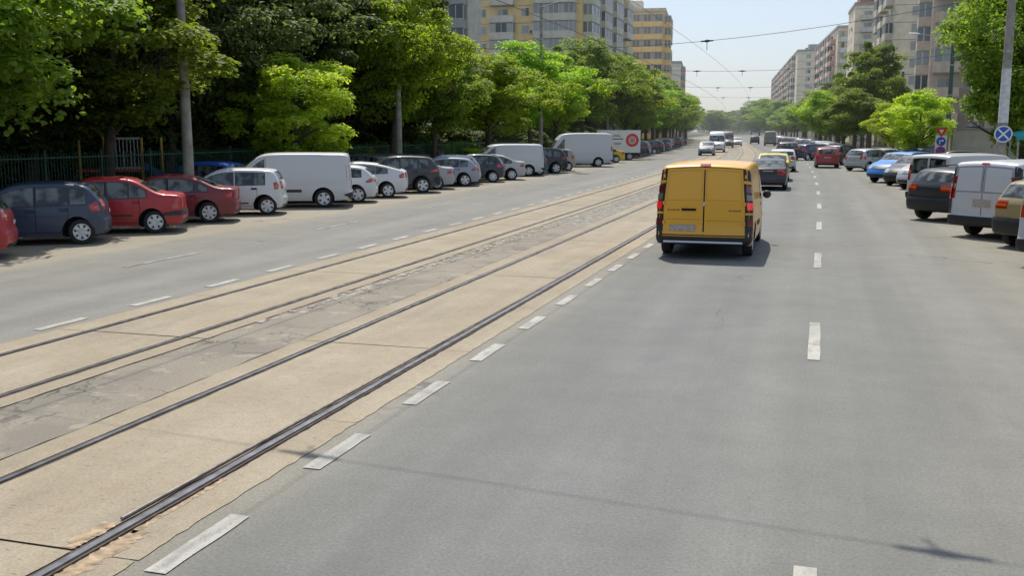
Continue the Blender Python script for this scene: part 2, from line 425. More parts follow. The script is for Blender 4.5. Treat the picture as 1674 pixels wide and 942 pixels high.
for (u, ya, yb) in ((-7.27, 11.5, 27.4), (-7.16, 13, 27.4), (-7.05, 19, 27.4), (-6.94, 23, 27.4)):
    y = ya
    while y < yb:
        if random.random() > .25: cobble(u+random.uniform(-.04, .04), y+random.uniform(-.05, .05), random.uniform(.03, .065), random.uniform(.05, .11), .02)
        y += .18
o = mb.build('cobbled_strip', M['cobble']); o['kind'] = 'structure'

# rails: head, groove, lip
def rail_profile(u, name, flip, y0=-10, y1=420):
    mb = MB(); ys = []; y = y0
    while y < y1: ys.append(y); y += 1.0 if y < 60 else 5
    ys.append(y1)
    for (a, b, z0, z1, m) in ((-.026, .026, 0, .022, 0), (.048, .062, 0, .018, 1), (-.058, -.044, 0, .012, 1)):
        if flip: a, b = -b, -a
        for i in range(len(ys)-1):
            p, q = ys[i], ys[i+1]; wv = .004*math.sin(p*2.1+u); wq = .004*math.sin(q*2.1+u)
            cp, cq = curve(p)+u+wv, curve(q)+u+wq
            mb.add([(cp+a, p, z0), (cp+b, p, z0), (cq+b, q, z0), (cq+a, q, z0), (cp+a, p, z1), (cp+b, p, z1), (cq+b, q, z1), (cq+a, q, z1)],
                   [(4, 5, 6, 7), (1, 2, 6, 5), (3, 0, 4, 7)], m)
    return mb.build(name, [M['steel'], M['rust']])
for i, u in enumerate(RAILS):
    lab = ['steel tram rail nearest the right-hand lanes, with a broken inner lip', 'second tram rail from the right, bright worn head',
           'tram rail just beyond the cracked median strip', 'farthest tram rail, beside the left-hand lanes'][i]
    tag(rail_profile(u, 'tram_rail', i % 2 == 1), lab, 'tram rail', 'tram rails in the roadway')
# loose guard rail with its cut end lying along the near rail
mb = MB()
ys = [5.45, 7, 10, 15, 22]
mb.tube([(-4.415, y, max(.006, .03-.0016*(y-5.4))) for y in ys], [.012, .012, .010, .008, .006], 8)
tag(mb.build('guard_rail', simple('weathered steel', (.24, .21, .19), .5, metal=.4, var=.4, scale=10), smooth=40), 'cut-off length of steel bar ending in a dark hole beside the near tram rail', 'rail bar')
# eroded orange dirt around the near rail
random.seed(21)
def dirt_patch(pts, z):
    sheet('dirt', [pts], z, M['dirt'])
def jagged(u0, u1, y0, y1, n=14, j=.04):
    a = [(u0+random.uniform(-j, j), y0+(y1-y0)*i/n) for i in range(n+1)]; b = [(u1+random.uniform(-j, j), y1-(y1-y0)*i/n) for i in range(n+1)]
    return a+b
dirt_patch(jagged(-4.24, -4.11, 4.2, 5.35, 34, .03), .0082)
dirt_patch(jagged(-4.245, -4.20, 5.3, 6.4, 34, .012), .0082)
dirt_patch(jagged(-4.50, -4.40, 4.97, 5.4, 16, .03), .0165)

# lane markings
def dashes(name, u, w, spans, mat, z=.008):
    quads = []
    for a, b in spans:
        n = 5
        l = [(u-w/2+curve(a+(b-a)*i/n)+random.uniform(-.005, .005), a+(b-a)*i/n) for i in range(n+1)]
        r = [(u+w/2+curve(a+(b-a)*i/n)+random.uniform(-.005, .005), a+(b-a)*i/n) for i in range(n, -1, -1)]
        quads.append(l+r)
    return sheet(name, quads, z, mat)
sp = []; y = 6.80-1.965*2
while y < 150: sp.append((y, y+.95)); y += 1.965
dashes('lane_marking', -3.71, .15, sp, M['mark'])
sp = []; y = 10.75-1.965*3
while y < 150: sp.append((y, y+.92)); y += 1.965
dashes('lane_marking', -9.86, .15, sp, M['mark'])
sp = [(3.5, 6.05), (11.9, 14.3)]; y = 20.2
while y < 230: sp.append((y, y+2.5)); y += 7.9
dashes('lane_marking', 0.02, .14, sp, M['mark'])
sp = []; y = 16.4
while y < 150: sp.append((y, y+2.5)); y += 7.9
dashes('lane_marking', -12.85, .10, sp, M['faintmark'])

# ------------------------------------------------------------------ car generator
def chaikin(pts, n=2):
    for _ in range(n):
        q = [pts[0]]
        for a, b in zip(pts[:-1], pts[1:]):
            q.append((a[0]*.78+b[0]*.22, a[1]*.78+b[1]*.22)); q.append((a[0]*.22+b[0]*.78, a[1]*.22+b[1]*.78))
        q.append(pts[-1]); pts = q
    return pts
def smoothstep(t): t = max(0, min(1, t)); return t*t*(3-2*t)

class Car:
    def __init__(s, T):
        s.T = T; s.L = T['L']; s.w = T['W']/2; s.r = T.get('edge', .07)
        s.top = chaikin(T['top'], 2)
        s.cum = [0]
        for a, b in zip(s.top[:-1], s.top[1:]): s.cum.append(s.cum[-1]+math.hypot(b[0]-a[0], b[1]-a[1]))
    def D(s, x, y, z):
        T = s.T; L, w = s.L, s.w; q = abs(y)/w; belt = T['belt'][1]
        k = 1.0
        if z > belt: k -= T['tum']*(z-belt)/w
        if z < .45: k -= .07*((.45-z)/.3)**2
        k += .012*math.exp(-((z-.62)/.12)**2)
        f = smoothstep((x-(L-1.15))/1.15); k -= T.get('tf', .10)*f*f
        f = smoothstep((.9-x)/.9); k -= T.get('tr', .06)*f*f
        nx = x - T.get('bf', .22)*q*q*smoothstep((x-L*.55)/(L*.4)) + T.get('br', .12)*q*q*smoothstep((L*.45-x)/(L*.4))
        nz = z-T.get('crown', .035)*q*q*smoothstep((z-belt)/.4)
        return (nx-L/2, y*k, nz)
    def t_of(s, p):
        best = min(range(len(s.top)), key=lambda i: (s.top[i][0]-p[0])**2+(s.top[i][1]-p[1])**2)
        return s.cum[best]
    def P(s, t):
        t = max(0, min(s.cum[-1]-1e-6, t))
        import bisect
        i = min(len(s.top)-2, max(0, bisect.bisect_right(s.cum, t)-1))
        a, b = s.top[i], s.top[i+1]; f = (t-s.cum[i])/max(1e-9, s.cum[i+1]-s.cum[i])
        # smoothed normal
        i0 = max(0, i-1); i1 = min(len(s.top)-1, i+2)
        dx, dz = s.top[i1][0]-s.top[i0][0], s.top[i1][1]-s.top[i0][1]; l = math.hypot(dx, dz)
        return a[0]+(b[0]-a[0])*f, a[1]+(b[1]-a[1])*f, -dz/l, dx/l     # outward normal (profile runs rear -> top -> front)
    def sp(s, q, off=0):
        w, r = s.w, s.r
        if q < w-r: return q, -off
        a = (q-(w-r))/r
        if a < math.pi/2: return w-r+(r+off)*math.sin(a), r-(r+off)*math.cos(a)
        return w+off, r+(q-(w-r)-r*math.pi/2)
    def patch(s, mb, t0, t1, s0, s1, off=.004, m=0, sgn=1, nt=None, ns=None):
        nt = nt or max(2, int(abs(t1-t0)/.08)); ns = ns or max(2, int(abs(s1-s0)/.09))
        vs = []
        for i in range(nt+1):
            x, z, nx, nz = s.P(t0+(t1-t0)*i/nt)
            for k in range(ns+1):
                q = s0+(s1-s0)*k/ns; sg = sgn*(1 if q >= 0 else -1)
                y, d = s.sp(abs(q), off); vs.append(s.D(x-nx*d, y*sg, z-nz*d))
        fs = []
        for i in range(nt):
            for k in range(ns):
                a = i*(ns+1)+k; fs.append((a, a+1, a+ns+2, a+ns+1))
        mb.add(vs, fs, m)
    def side(s, mb, pts, off=.004, m=0, sgn=1, gx=.25, gz=.12):
        bm = bmesh.new(); f = bm.faces.new([bm.verts.new((p[0], 0, p[1])) for p in pts])
        xs = [p[0] for p in pts]; zs = [p[1] for p in pts]
        x = math.ceil(min(xs)/gx)*gx
        while x < max(xs): bmesh.ops.bisect_plane(bm, geom=bm.verts[:]+bm.edges[:]+bm.faces[:], plane_co=(x, 0, 0), plane_no=(1, 0, 0)); x += gx
        z = math.ceil(min(zs)/gz)*gz
        while z < max(zs): bmesh.ops.bisect_plane(bm, geom=bm.verts[:]+bm.edges[:]+bm.faces[:], plane_co=(0, 0, z), plane_no=(0, 0, 1)); z += gz
        bm.verts.index_update()
        mb.add([s.D(v.co.x, (s.w+off)*sgn, v.co.z) for v in bm.verts], [[v.index for v in f.verts] for f in bm.faces], m)
        bm.free()
    def line(s, mb, pts, th=.012, off=.003, m=0, sgn=1, closed=False):
        n = len(pts)
        for i in range(n if closed else n-1):
            a, b = pts[i], pts[(i+1) % n]; l = math.hypot(b[0]-a[0], b[1]-a[1]); k = max(1, int(l/.12))
            nx, nz = -(b[1]-a[1])/l*th/2, (b[0]-a[0])/l*th/2
            vs = []
            for j in range(k+1):
                x, z = a[0]+(b[0]-a[0])*j/k, a[1]+(b[1]-a[1])*j/k
                vs += [s.D(x+nx, (s.w+off)*sgn, z+nz), s.D(x-nx, (s.w+off)*sgn, z-nz)]
            mb.add(vs, [(2*j, 2*j+1, 2*j+3, 2*j+2) for j in range(k)], m)
    def inset_top(s, d):
        out = []
        for i in range(0, len(s.top)):
            x, z, nx, nz = s.P(s.cum[i]); out.append((x-nx*d, z-nz*d))
        return out
    def top_at(s, x, d):
        # height of the inset roofline above x
        best = -9; pl = s.inset_top(d)
        for a, b in zip(pl[:-1], pl[1:]):
            lo, hi = min(a[0], b[0]), max(a[0], b[0])
            if lo <= x <= hi and hi > lo:
                best = max(best, a[1]+(b[1]-a[1])*(x-a[0])/(b[0]-a[0]))
        return best
    def belt(s, x): b0, b1 = s.T['belt']; return b0+(b1-b0)*x/s.L
    def winpoly(s, xa, xb, d=None):
        d = d or s.T.get('wd', .10); n = 14; lo = []; hi = []
        for i in range(n+1):
            x = xa+(xb-xa)*i/n; t = s.top_at(x, d); b = s.belt(x)
            if t > b+.02: hi.append((x, t)); lo.append((x, b))
        if len(hi) < 3: return None
        return lo+hi[::-1]
    def body(s):
        T = s.T; rA = T['r']+.075; zs = T.get('sill', .22)
        pts = [(p[0], p[1], 0) for p in s.top]      # flag 0: painted skin
        prof = list(pts)
        # bottom, front to rear
        for cx in (T['xf'], T['xr']):
            zc = T['r']-.0; h = zs-zc
            a0 = math.asin(max(-1, min(1, h/rA)))
            a = [a0+(math.pi-2*a0)*i/14 for i in range(15)]
            for k, t in enumerate(a): prof.append((cx+rA*math.cos(t), zc+rA*math.sin(t), 1))
        n = len(prof); nt = len(pts)
        def nrm(i):
            if i >= nt: return 0, 0
            if i == 0 or i == nt-1:
                return (-.4 if i == 0 else .4), 0
            x, z, nx, nz = s.P(s.cum[i]); return nx, nz
        w, r = s.w, s.r
        rings = [(0, 0), (w*.35, 0), (w*.65, 0), (w*.85, 0), (w-r, 0)]+[(w-r+r*math.sin(a), r-r*math.cos(a)) for a in (R(22), R(45), R(68), R(90))]
        full = [(-y, d) for y, d in rings[::-1]]+rings[1:]
        bm = bmesh.new(); V = []
        for y, d in full:
            row = []
            for i, (x, z, fl) in enumerate(prof):
                nx, nz = nrm(i); row.append(bm.verts.new((x-nx*d, y, z-nz*d)))
            V.append(row)
        for k in range(len(V)-1):
            for i in range(n):
                j = (i+1) % n
                f = bm.faces.new((V[k][i], V[k][j], V[k+1][j], V[k+1][i]))
                f.material_index = 1 if (i >= nt-1) else 0
        for row in (V[0][::-1], V[-1]): bm.faces.new(row)
        x = .2
        while x < s.L: bmesh.ops.bisect_plane(bm, geom=bm.verts[:]+bm.edges[:]+bm.faces[:], plane_co=(x, 0, 0), plane_no=(1, 0, 0)); x += .22
        z = .3
        while z < 2.6: bmesh.ops.bisect_plane(bm, geom=bm.verts[:]+bm.edges[:]+bm.faces[:], plane_co=(0, 0, z), plane_no=(0, 0, 1)); z += .11
        for cx in (T['xf'], T['xr']):
            for sg in (1, -1):
                bm.faces.new([bm.verts.new((cx+(rA+.02)*math.cos(a), sg*(w-.26), T['r']+(rA+.02)*math.sin(a))) for a in [R(-20)+R(220)*i/16 for i in range(17)]]).material_index = 1
        for v in bm.verts: v.co = s.D(*v.co)
        bmesh.ops.recalc_face_normals(bm, faces=bm.faces[:])
        me = bpy.data.meshes.new('body'); bm.to_mesh(me); bm.free()
        me.polygons.foreach_set('use_smooth', [True]*len(me.polygons)); me.set_sharp_from_angle(angle=R(38))
        return me

def wheel_meshes(r, wd, spokes, dark=False):
    def lathe(prof, n=36):
        vs = []; fs = []
        for i in range(n):
            a = 2*math.pi*i/n
            for (rr, y) in prof: vs.append((rr*math.cos(a), y, rr*math.sin(a)))
        k = len(prof)
        for i in range(n):
            for j in range(k-1): fs.append((i*k+j, i*k+j+1, ((i+1) % n)*k+j+1, ((i+1) % n)*k+j))
        return vs, fs
    h = wd/2; ri = r*.66
    t = MB(); t.add(*lathe([(ri, -h*.75), (ri+.02, -h*.95), (r-.03, -h), (r-.005, -h*.8), (r, 0), (r-.005, h*.8), (r-.03, h), (ri+.02, h*.95), (ri, h*.75)]))
    rm = MB(); rm.add(*lathe([(ri+.004, h*.72), (ri-.005, h*.93), (ri-.025, h*.9), (ri-.03, h*.3)]))
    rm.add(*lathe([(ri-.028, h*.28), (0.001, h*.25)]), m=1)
    rm.add(*lathe([(.001, h*.9), (.05, h*.88), (.06, h*.6), (.062, h*.3)]))
    for k in range(spokes):
        a = 2*math.pi*k/spokes; c, s_ = math.cos(a), math.sin(a)
        wi, wo = .04*6/spokes, .055*6/spokes
        pr = [(.04, -wi), (ri-.02, -wo), (ri-.02, wo), (.04, wi)]
        lo = [(p*c-q*s_, h*.4, p*s_+q*c) for p, q in pr]; hi = [(p*c-q*s_, h*.84, p*s_+q*c) for p, q in pr]
        rm.add(lo+hi, [(4, 5, 6, 7), (0, 1, 5, 4), (1, 2, 6, 5), (2, 3, 7, 6), (3, 0, 4, 7)])
    return t.mesh('wheel', 40), rm.mesh('rim', 40)

TYPES = {}
def T_(name, **k): TYPES[name] = k
T_('sedan', L=4.27, W=1.74, r=.31, xr=.82, xf=3.45, belt=(.99, .93), tum=.26,
   top=[(.06, .26), (.0, .34), (-.01, .56), (.03, .62), (.05, .98), (.12, 1.04), (.62, 1.07), (1.22, 1.44), (1.6, 1.52), (2.3, 1.525), (2.68, 1.46), (3.32, 1.04), (3.85, .93), (4.16, .76), (4.25, .56), (4.27, .36), (4.2, .24)],
   rear=((.66, 1.10), (1.18, 1.42)), front=((3.28, 1.06), (2.72, 1.45)), wins=[(.95, 1.42), (1.47, 2.0), (2.07, 3.3)], tail=(.66, .96, .50, .14), head=(.62, .82), doors=[1.14, 2.04, 3.06], spokes=6, bump=(.33, .60), plate=.80)
T_('coupe_sedan', L=4.4, W=1.76, r=.32, xr=.9, xf=3.58, belt=(.98, .90), tum=.27, tf=.16,
   top=[(.08, .26), (.02, .34), (.0, .58), (.05, .70), (.03, .98), (.12, 1.05), (.55, 1.06), (1.15, 1.36), (1.7, 1.45), (2.3, 1.455), (2.65, 1.40), (3.4, .99), (3.95, .86), (4.3, .68), (4.4, .50), (4.38, .34), (4.3, .24)],
   rear=((.60, 1.08), (1.15, 1.35)), front=((3.36, 1.01), (2.7, 1.38)), wins=[(.85, 1.26), (1.31, 2.05), (2.12, 3.35)], tail=(.74, .97, .46, .2), head=(.58, .72), doors=[1.22, 2.08, 3.15], spokes=7, bump=(.33, .62), plate=.86)
T_('fastback', L=4.46, W=1.75, r=.32, xr=.85, xf=3.6, belt=(1.06, .90), tum=.27, tf=.2,
   top=[(.08, .26), (.02, .4), (.0, .66), (.04, .95), (.08, 1.12), (.3, 1.20), (1.1, 1.41), (1.9, 1.49), (2.4, 1.485), (2.75, 1.40), (3.6, .96), (4.15, .80), (4.4, .62), (4.46, .48), (4.42, .32), (4.34, .22)],
   rear=((.34, 1.215), (1.1, 1.41)), front=((3.5, 1.0), (2.75, 1.395)), wins=[(.78, 1.3), (1.36, 2.15), (2.22, 3.5)], tail=(.76, 1.04, .5, .16), head=(.56, .76), doors=[1.28, 2.18, 3.2], spokes=5, bump=(.3, .6), plate=.85)
T_('hatch', L=4.02, W=1.71, r=.31, xr=.66, xf=3.18, belt=(1.0, .92), tum=.25,
   top=[(.06, .26), (.0, .36), (-.01, .56), (.03, .64), (.05, .92), (.10, 1.05), (.32, 1.36), (.50, 1.47), (1.1, 1.525), (1.8, 1.53), (2.25, 1.47), (3.02, 1.03), (3.6, .90), (3.9, .73), (4.0, .55), (4.02, .36), (3.95, .24)],
   rear=((.12, 1.09), (.36, 1.39)), front=((2.96, 1.06), (2.3, 1.455)), wins=[(.42, .80), (.87, 1.62), (1.69, 3.0)], tail=(.76, 1.06, .58, .20), head=(.62, .82), doors=[.86, 1.66, 2.70], spokes=7, bump=(.33, .6), plate=.76)
T_('boxhatch', L=4.02, W=1.75, r=.31, xr=.60, xf=3.19, belt=(1.02, .95), tum=.22,
   top=[(.06, .26), (.0, .36), (-.01, .56), (.03, .64), (.04, .98), (.10, 1.16), (.24, 1.42), (.44, 1.50), (1.1, 1.53), (1.9, 1.53), (2.3, 1.47), (3.0, 1.06), (3.6, .96), (3.92, .80), (4.0, .60), (4.02, .36), (3.95, .24)],
   rear=((.11, 1.18), (.25, 1.43)), front=((2.94, 1.09), (2.34, 1.455)), wins=[(.56, .78), (.83, 1.58), (1.68, 2.98)], tail=(.78, 1.14, .60, .13), head=(.68, .86), doors=[.83, 1.64, 2.66], spokes=6, bump=(.33, .6), plate=.8)
T_('sporthatch', L=4.3, W=1.75, r=.325, xr=.78, xf=3.44, belt=(1.02, .90), tum=.27, tf=.16,
   top=[(.06, .24), (.0, .34), (-.01, .56), (.03, .62), (.03, .90), (.12, 1.06), (.36, 1.31), (.62, 1.41), (1.2, 1.455), (1.9, 1.46), (2.35, 1.40), (3.1, 1.02), (3.8, .88), (4.18, .70), (4.28, .52), (4.3, .34), (4.22, .22)],
   rear=((.16, 1.10), (.40, 1.33)), front=((3.04, 1.05), (2.4, 1.385)), wins=[(.55, .95), (1.02, 1.75), (1.83, 3.08)], tail=(.74, .98, .56, .25), head=(.58, .76), doors=[1.0, 1.8, 2.9], spokes=5, bump=(.3, .58), plate=.72)
T_('suv', L=4.55, W=1.85, r=.355, xr=.88, xf=3.55, belt=(1.12, 1.04), tum=.24, sill=.28, clad=1,
   top=[(.08, .34), (.02, .42), (.0, .66), (.05, .74), (.05, 1.06), (.12, 1.20), (.36, 1.52), (.55, 1.62), (1.2, 1.67), (2.1, 1.67), (2.5, 1.60), (3.25, 1.16), (3.95, 1.04), (4.38, .84), (4.5, .62), (4.55, .46), (4.45, .32)],
   rear=((.16, 1.25), (.38, 1.53)), front=((3.18, 1.2), (2.56, 1.575)), wins=[(.52, .98), (1.05, 1.85), (1.92, 3.22)], tail=(.92, 1.12, .48, .30), head=(.74, .90), doors=[1.06, 1.9, 2.95], spokes=5, bump=(.42, .72), plate=.62)
T_('van', L=5.0, W=1.95, r=.335, xr=.98, xf=4.02, belt=(1.16, 1.06), tum=.10, sill=.26, tf=.12, tr=.015, br=.03, crown=.05, edge=.08,
   top=[(.05, .30), (-.02, .36), (-.03, .54), (.02, .60), (.02, 1.2), (.06, 1.80), (.12, 1.93), (.3, 1.965), (1.6, 1.98), (2.8, 1.975), (3.3, 1.90), (4.15, 1.24), (4.6, 1.05), (4.88, .84), (4.98, .6), (5.0, .40), (4.92, .28)],
   rear=None, front=((4.08, 1.29), (3.38, 1.85)), wins=[(3.08, 4.1)], tail=(.95, 1.5, .80, .02), head=(.76, 1.02), doors=[3.02, 3.98], spokes=5, bump=(.34, .56), plate=.78, wd=.15)
T_('highvan', L=5.9, W=2.0, r=.35, xr=1.15, xf=4.85, belt=(1.2, 1.1), tum=.07, sill=.28, tf=.12, tr=.01, br=.02, crown=.05, edge=.09,
   top=[(.05, .34), (-.02, .40), (-.03, .56), (.02, .62), (.02, 1.5), (.05, 2.4), (.12, 2.54), (.4, 2.6), (2.5, 2.62), (3.7, 2.58), (4.15, 2.42), (5.0, 1.36), (5.45, 1.12), (5.78, .9), (5.88, .6), (5.9, .42), (5.82, .30)],
   rear=None, front=((4.94, 1.42), (4.4, 2.10)), wins=[(3.85, 4.95)], tail=(.95, 1.4, .82, .05), head=(.8, 1.05), doors=[3.78, 4.8], spokes=6, bump=(.36, .58), plate=.8, wd=.3)

PROTO = {}
def make_car(tname, lod=0, rearglass=False, lit=False):
    T = TYPES[tname]; c = Car(T)
    root = bpy.data.objects.new('car_source', None); col.objects.link(root)
    paint, blk, gl = M['paint'], M['trim'], M['glass']
    b = link('body', c.body(), root, [paint, M['under']])
    w, r = c.w, c.r; van = tname in ('van', 'highvan')
    # side windows with a dark surround under each pane
    for sg in (1, -1):
        for xa, xb in T['wins']:
            pl = c.winpoly(xa, xb)
            if not pl: continue
            mb = MB(); c.side(mb, pl, .007, 0, sg)
            mb.m = [0]*len(mb.f)
            cx = sum(p[0] for p in pl)/len(pl); cz = sum(p[1] for p in pl)/len(pl)
            big = [(cx+(p[0]-cx)*1.0+math.copysign(.022, p[0]-cx), p[1]+math.copysign(.02, p[1]-cz)) for p in pl]
            c.side(mb, big, .0035, 1, sg)
            mb.build('window', [gl, blk], root, 50)
    def glasspatch(name, pa, pb, half):
        t0, t1 = c.t_of(pa), c.t_of(pb); mb = MB()
        c.patch(mb, t0, t1, -half, half, .007, 0); c.patch(mb, min(t0, t1)-.03, max(t0, t1)+.03, -half-.03, half+.03, .0035, 1)
        mb.build(name, [gl, blk], root, 50)
    glasspatch('windshield', T['front'][0], T['front'][1], w-.10)
    if T['rear']: glasspatch('rear_window', T['rear'][0], T['rear'][1], w-.13)
    elif rearglass:
        ta, tb = c.t_of((.03, 1.22)), c.t_of((.06, 1.78)); 
        for sg in (1, -1):
            mb = MB(); c.patch(mb, ta, tb, .07, w-.2, .006, 0, sg); c.patch(mb, ta-.02, tb+.02, .05, w-.18, .003, 1, sg); mb.build('rear_window', [gl, blk], root, 50)
    # lamps
    rear_t = lambda z: min([c.cum[i] for i in range(len(c.top)//2) if c.top[i][1] >= z] or [0])
    def front_t(z): return max(c.cum[i] for i in range(len(c.top)//2, len(c.top)) if c.top[i][1] >= z)
    z0, z1, s0, ext = T['tail']; arc = w-r+r*math.pi/2
    for sg in (1, -1):
        mb = MB(); c.patch(mb, rear_t(z0), rear_t(z1), s0, arc+ext, .008, 0, sg)
        c.patch(mb, rear_t(z0+.4*(z1-z0)), rear_t(z0+.62*(z1-z0)), s0+.02, arc+ext*.6, .011, 1, sg)
        mb.build('taillight', [M['tail'], M['head'] if van else M['amber']], root, 50)
        mb = MB(); h0, h1 = T['head']; c.patch(mb, front_t(h1), front_t(h0), w-.38, arc+.22, .008, 0, sg); mb.build('headlight', [M['head']], root, 50)
    # bumpers
    dark = van or T.get('clad')
    mb = MB()
    if dark:
        c.patch(mb, 0.03, rear_t(T['bump'][1]), -(arc+.16), arc+.16, .022, 0, ns=30, nt=8)
    else:
        c.patch(mb, 0.02, rear_t(.34), -(arc-.12), arc-.12, .008, 0, ns=22)
        c.patch(mb, rear_t(.335), rear_t(.352), -(arc-.12), arc-.12, .010, 0, ns=22)
    mb.build('rear_bumper', [M['black']], root, 50)
    mb = MB(); c.patch(mb, front_t(.46), c.cum[-1]-.03, -w+.15, w-.15, .008, 0); mb.build('front_bumper', [M['black']], root, 50)
    mb = MB(); c.patch(mb, front_t(T['head'][1]-.02), front_t(T['head'][0]+.02), -w+.42, w-.42, .010, 0); mb.build('grille', [M['black']], root, 50)
    # plate
    mb = MB(); zz = T['plate']; c.patch(mb, rear_t(zz-.055), rear_t(zz+.055), -.25, .25, .014, 0); mb.build('license_plate', [M['plate']], root)
    # wheels
    tm, rm = wheel_meshes(T['r'], .21, T['spokes']); tm.materials.append(M['tyre']); rm.materials.append(M['rim']); rm.materials.append(M['rimdark'])
    for cx in (T['xr'], T['xf']):
        for sg in (1, -1):
            o = link('wheel', tm, root); o.location = (cx-c.L/2, sg*(w-.125), T['r']); o.rotation_euler = (0, random.uniform(0, 6), 0 if sg > 0 else math.pi)
            link('rim', rm, o)
    if lod: return root
    # doors as gap outlines with handles, mirrors
    ds = T['doors']; zs = T.get('sill', .22)+.09
    for sg in (1, -1):
        for i in range(len(ds)-1):
            a, d = ds[i], ds[i+1]; pts = []
            rA = T['r']+.12
            for (x, zlow) in ((a, zs), (d, zs)):
                for cx in (T['xr'], T['xf']):
                    if abs(x-cx) < rA: zlow = max(zlow, T['r']+math.sqrt(rA*rA-(x-cx)**2))
                pts.append((x, zlow))
            ta = min(c.top_at(a, .05), 9); tb = c.top_at(d, .05); tb = min(tb, c.belt(d)+.02) if i == len(ds)-2 else tb
            solid = []
            pl = [pts[0], (a, ta-.02)] if not (i == 0 and not van and len(ds) > 2) else [pts[0], (a+.02, c.belt(a))]
            mb = MB(); pl = pl[::-1] if not van else pl[::-1]; c.line(mb, pl, .014, .0025, 0, sg); c.line(mb, [pts[1], (d, max(pts[1][1]+.1, tb-.02))], .014, .0025, 0, sg)
            bot = [pts[0]]
            if pts[0][1] > zs+.02: bot.append((min(d-.05, T['xr']+rA), zs))
            if pts[1][1] > zs+.02: bot.append((max(a+.05, T['xf']-rA), zs))
            bot.append(pts[1])
            c.line(mb, bot, .012, .0025, 0, sg)
            dr = mb.build('door', [M['under']], root)
            hb = MB(); hx = a+.12 if not van else a+.10; hz = c.belt(hx)-.13
            c.side(hb, [(hx-.09, hz-.018), (hx+.09, hz-.018), (hx+.09, hz+.018), (hx-.09, hz+.018)], .03, 0, sg); c.side(hb, [(hx-.1, hz-.03), (hx+.1, hz-.03), (hx+.1, hz+.03), (hx-.1, hz+.03)], .004, 1, sg)
            hb.build('handle', [M['trim'] if tname in ('van', 'boxhatch') else paint, M['under']], dr)
        # side rubbing strip
        if tname in ('sedan', 'boxhatch', 'van'):
            mb = MB(); za = .50 if tname != 'van' else .62
            xa, xb = (1.35, 3.0) if tname != 'van' else (1.75, 2.6)
            if tname == 'boxhatch': xa, xb, za = 1.15, 2.2, .40
            if tname == 'van': c.side(mb, [(xa, za-.05), (xb, za-.05), (xb, za+.05), (xa, za+.05)], .014, 0, sg)
            else: c.side(mb, [(xa, za-.02), (xb, za-.02), (xb, za+.025), (xa, za+.025)], .008, 0, sg)
            mb.build('side_strip', [M['trim']], root)
        # mirror
        mx = T['wins'][-1][1]-(.42 if not van else .30); mz = c.belt(mx)+.07; px, py, pz = c.D(mx, w, mz)
        mb = MB(); k = 1.5 if van else 1
        prof = [(-.055, .35), (-.04, .8), (.0, 1), (.05, .85), (.085, .3)]
        vs = []; fs = []
        for (dx, sc) in prof:
            for t in range(10):
                a = 2*math.pi*t/10; vs.append((px+dx, (py+sg*(0) if False else sg*(abs(py)+.12))+.10*sc*math.cos(a), pz+.065*k*sc*math.sin(a)))
        for i in range(len(prof)-1):
            for t in range(10): fs.append((i*10+t, i*10+(t+1) % 10, (i+1)*10+(t+1) % 10, (i+1)*10+t))
        fs += [tuple(range(10)), tuple(range(40, 50))]
        mb.add(vs, fs); mb.build('mirror', [M['trim'] if van else paint], root, 50)
    if tname == 'sedan':
        for sg in (1, -1):
            mb = MB(); c.patch(mb, rear_t(.47), rear_t(.60), 0.2, arc+.42, .012, 0, sg); mb.build('bumper_strip', [M['trim']], root, 50)
    if T.get('clad'):
        for sg in (1, -1):
            mb = MB()
            for cx in (T['xr'], T['xf']):
                r0, r1 = T['r']+.078, T['r']+.135
                aa = [R(-8)+R(196)*i/18 for i in range(19)]
                for p, q in zip(aa[:-1], aa[1:]):
                    c.side(mb, [(cx+r0*math.cos(p), T['r']+r0*math.sin(p)), (cx+r1*math.cos(p), T['r']+r1*math.sin(p)), (cx+r1*math.cos(q), T['r']+r1*math.sin(q)), (cx+r0*math.cos(q), T['r']+r0*math.sin(q))], .008, 0, sg, gx=9, gz=9)
            c.side(mb, [(T['xr']+.5, .29), (T['xf']-.5, .29), (T['xf']-.5, .42), (T['xr']+.5, .42)], .009, 0, sg)
            mb.build('cladding', [M['black']], root)
            mb = MB(); mb.tube([(c.L/2-3.0-1.1, sg*(w*.72), 1.66), (c.L/2-2.5, sg*(w*.72), 1.71), (c.L/2-2.0, sg*(w*.72), 1.70), (c.L/2-2.5+1.0, sg*(w*.72), 1.67)], .018, 6); mb.build('roof_rail', [M['black']], root)
    if tname == 'fastback' or tname in ('hatch', 'sporthatch'):
        for sg in (1, -1):
            mb = MB(); c.line(mb, [(c.T['doors'][0]+.3, .72), (c.T['doors'][-1]-.05, .70)], .01, .003, 0, sg); mb.build('crease_shade', [M['trim']], root)  # dark line painted on the flat side as the shade of a body fold
    return root

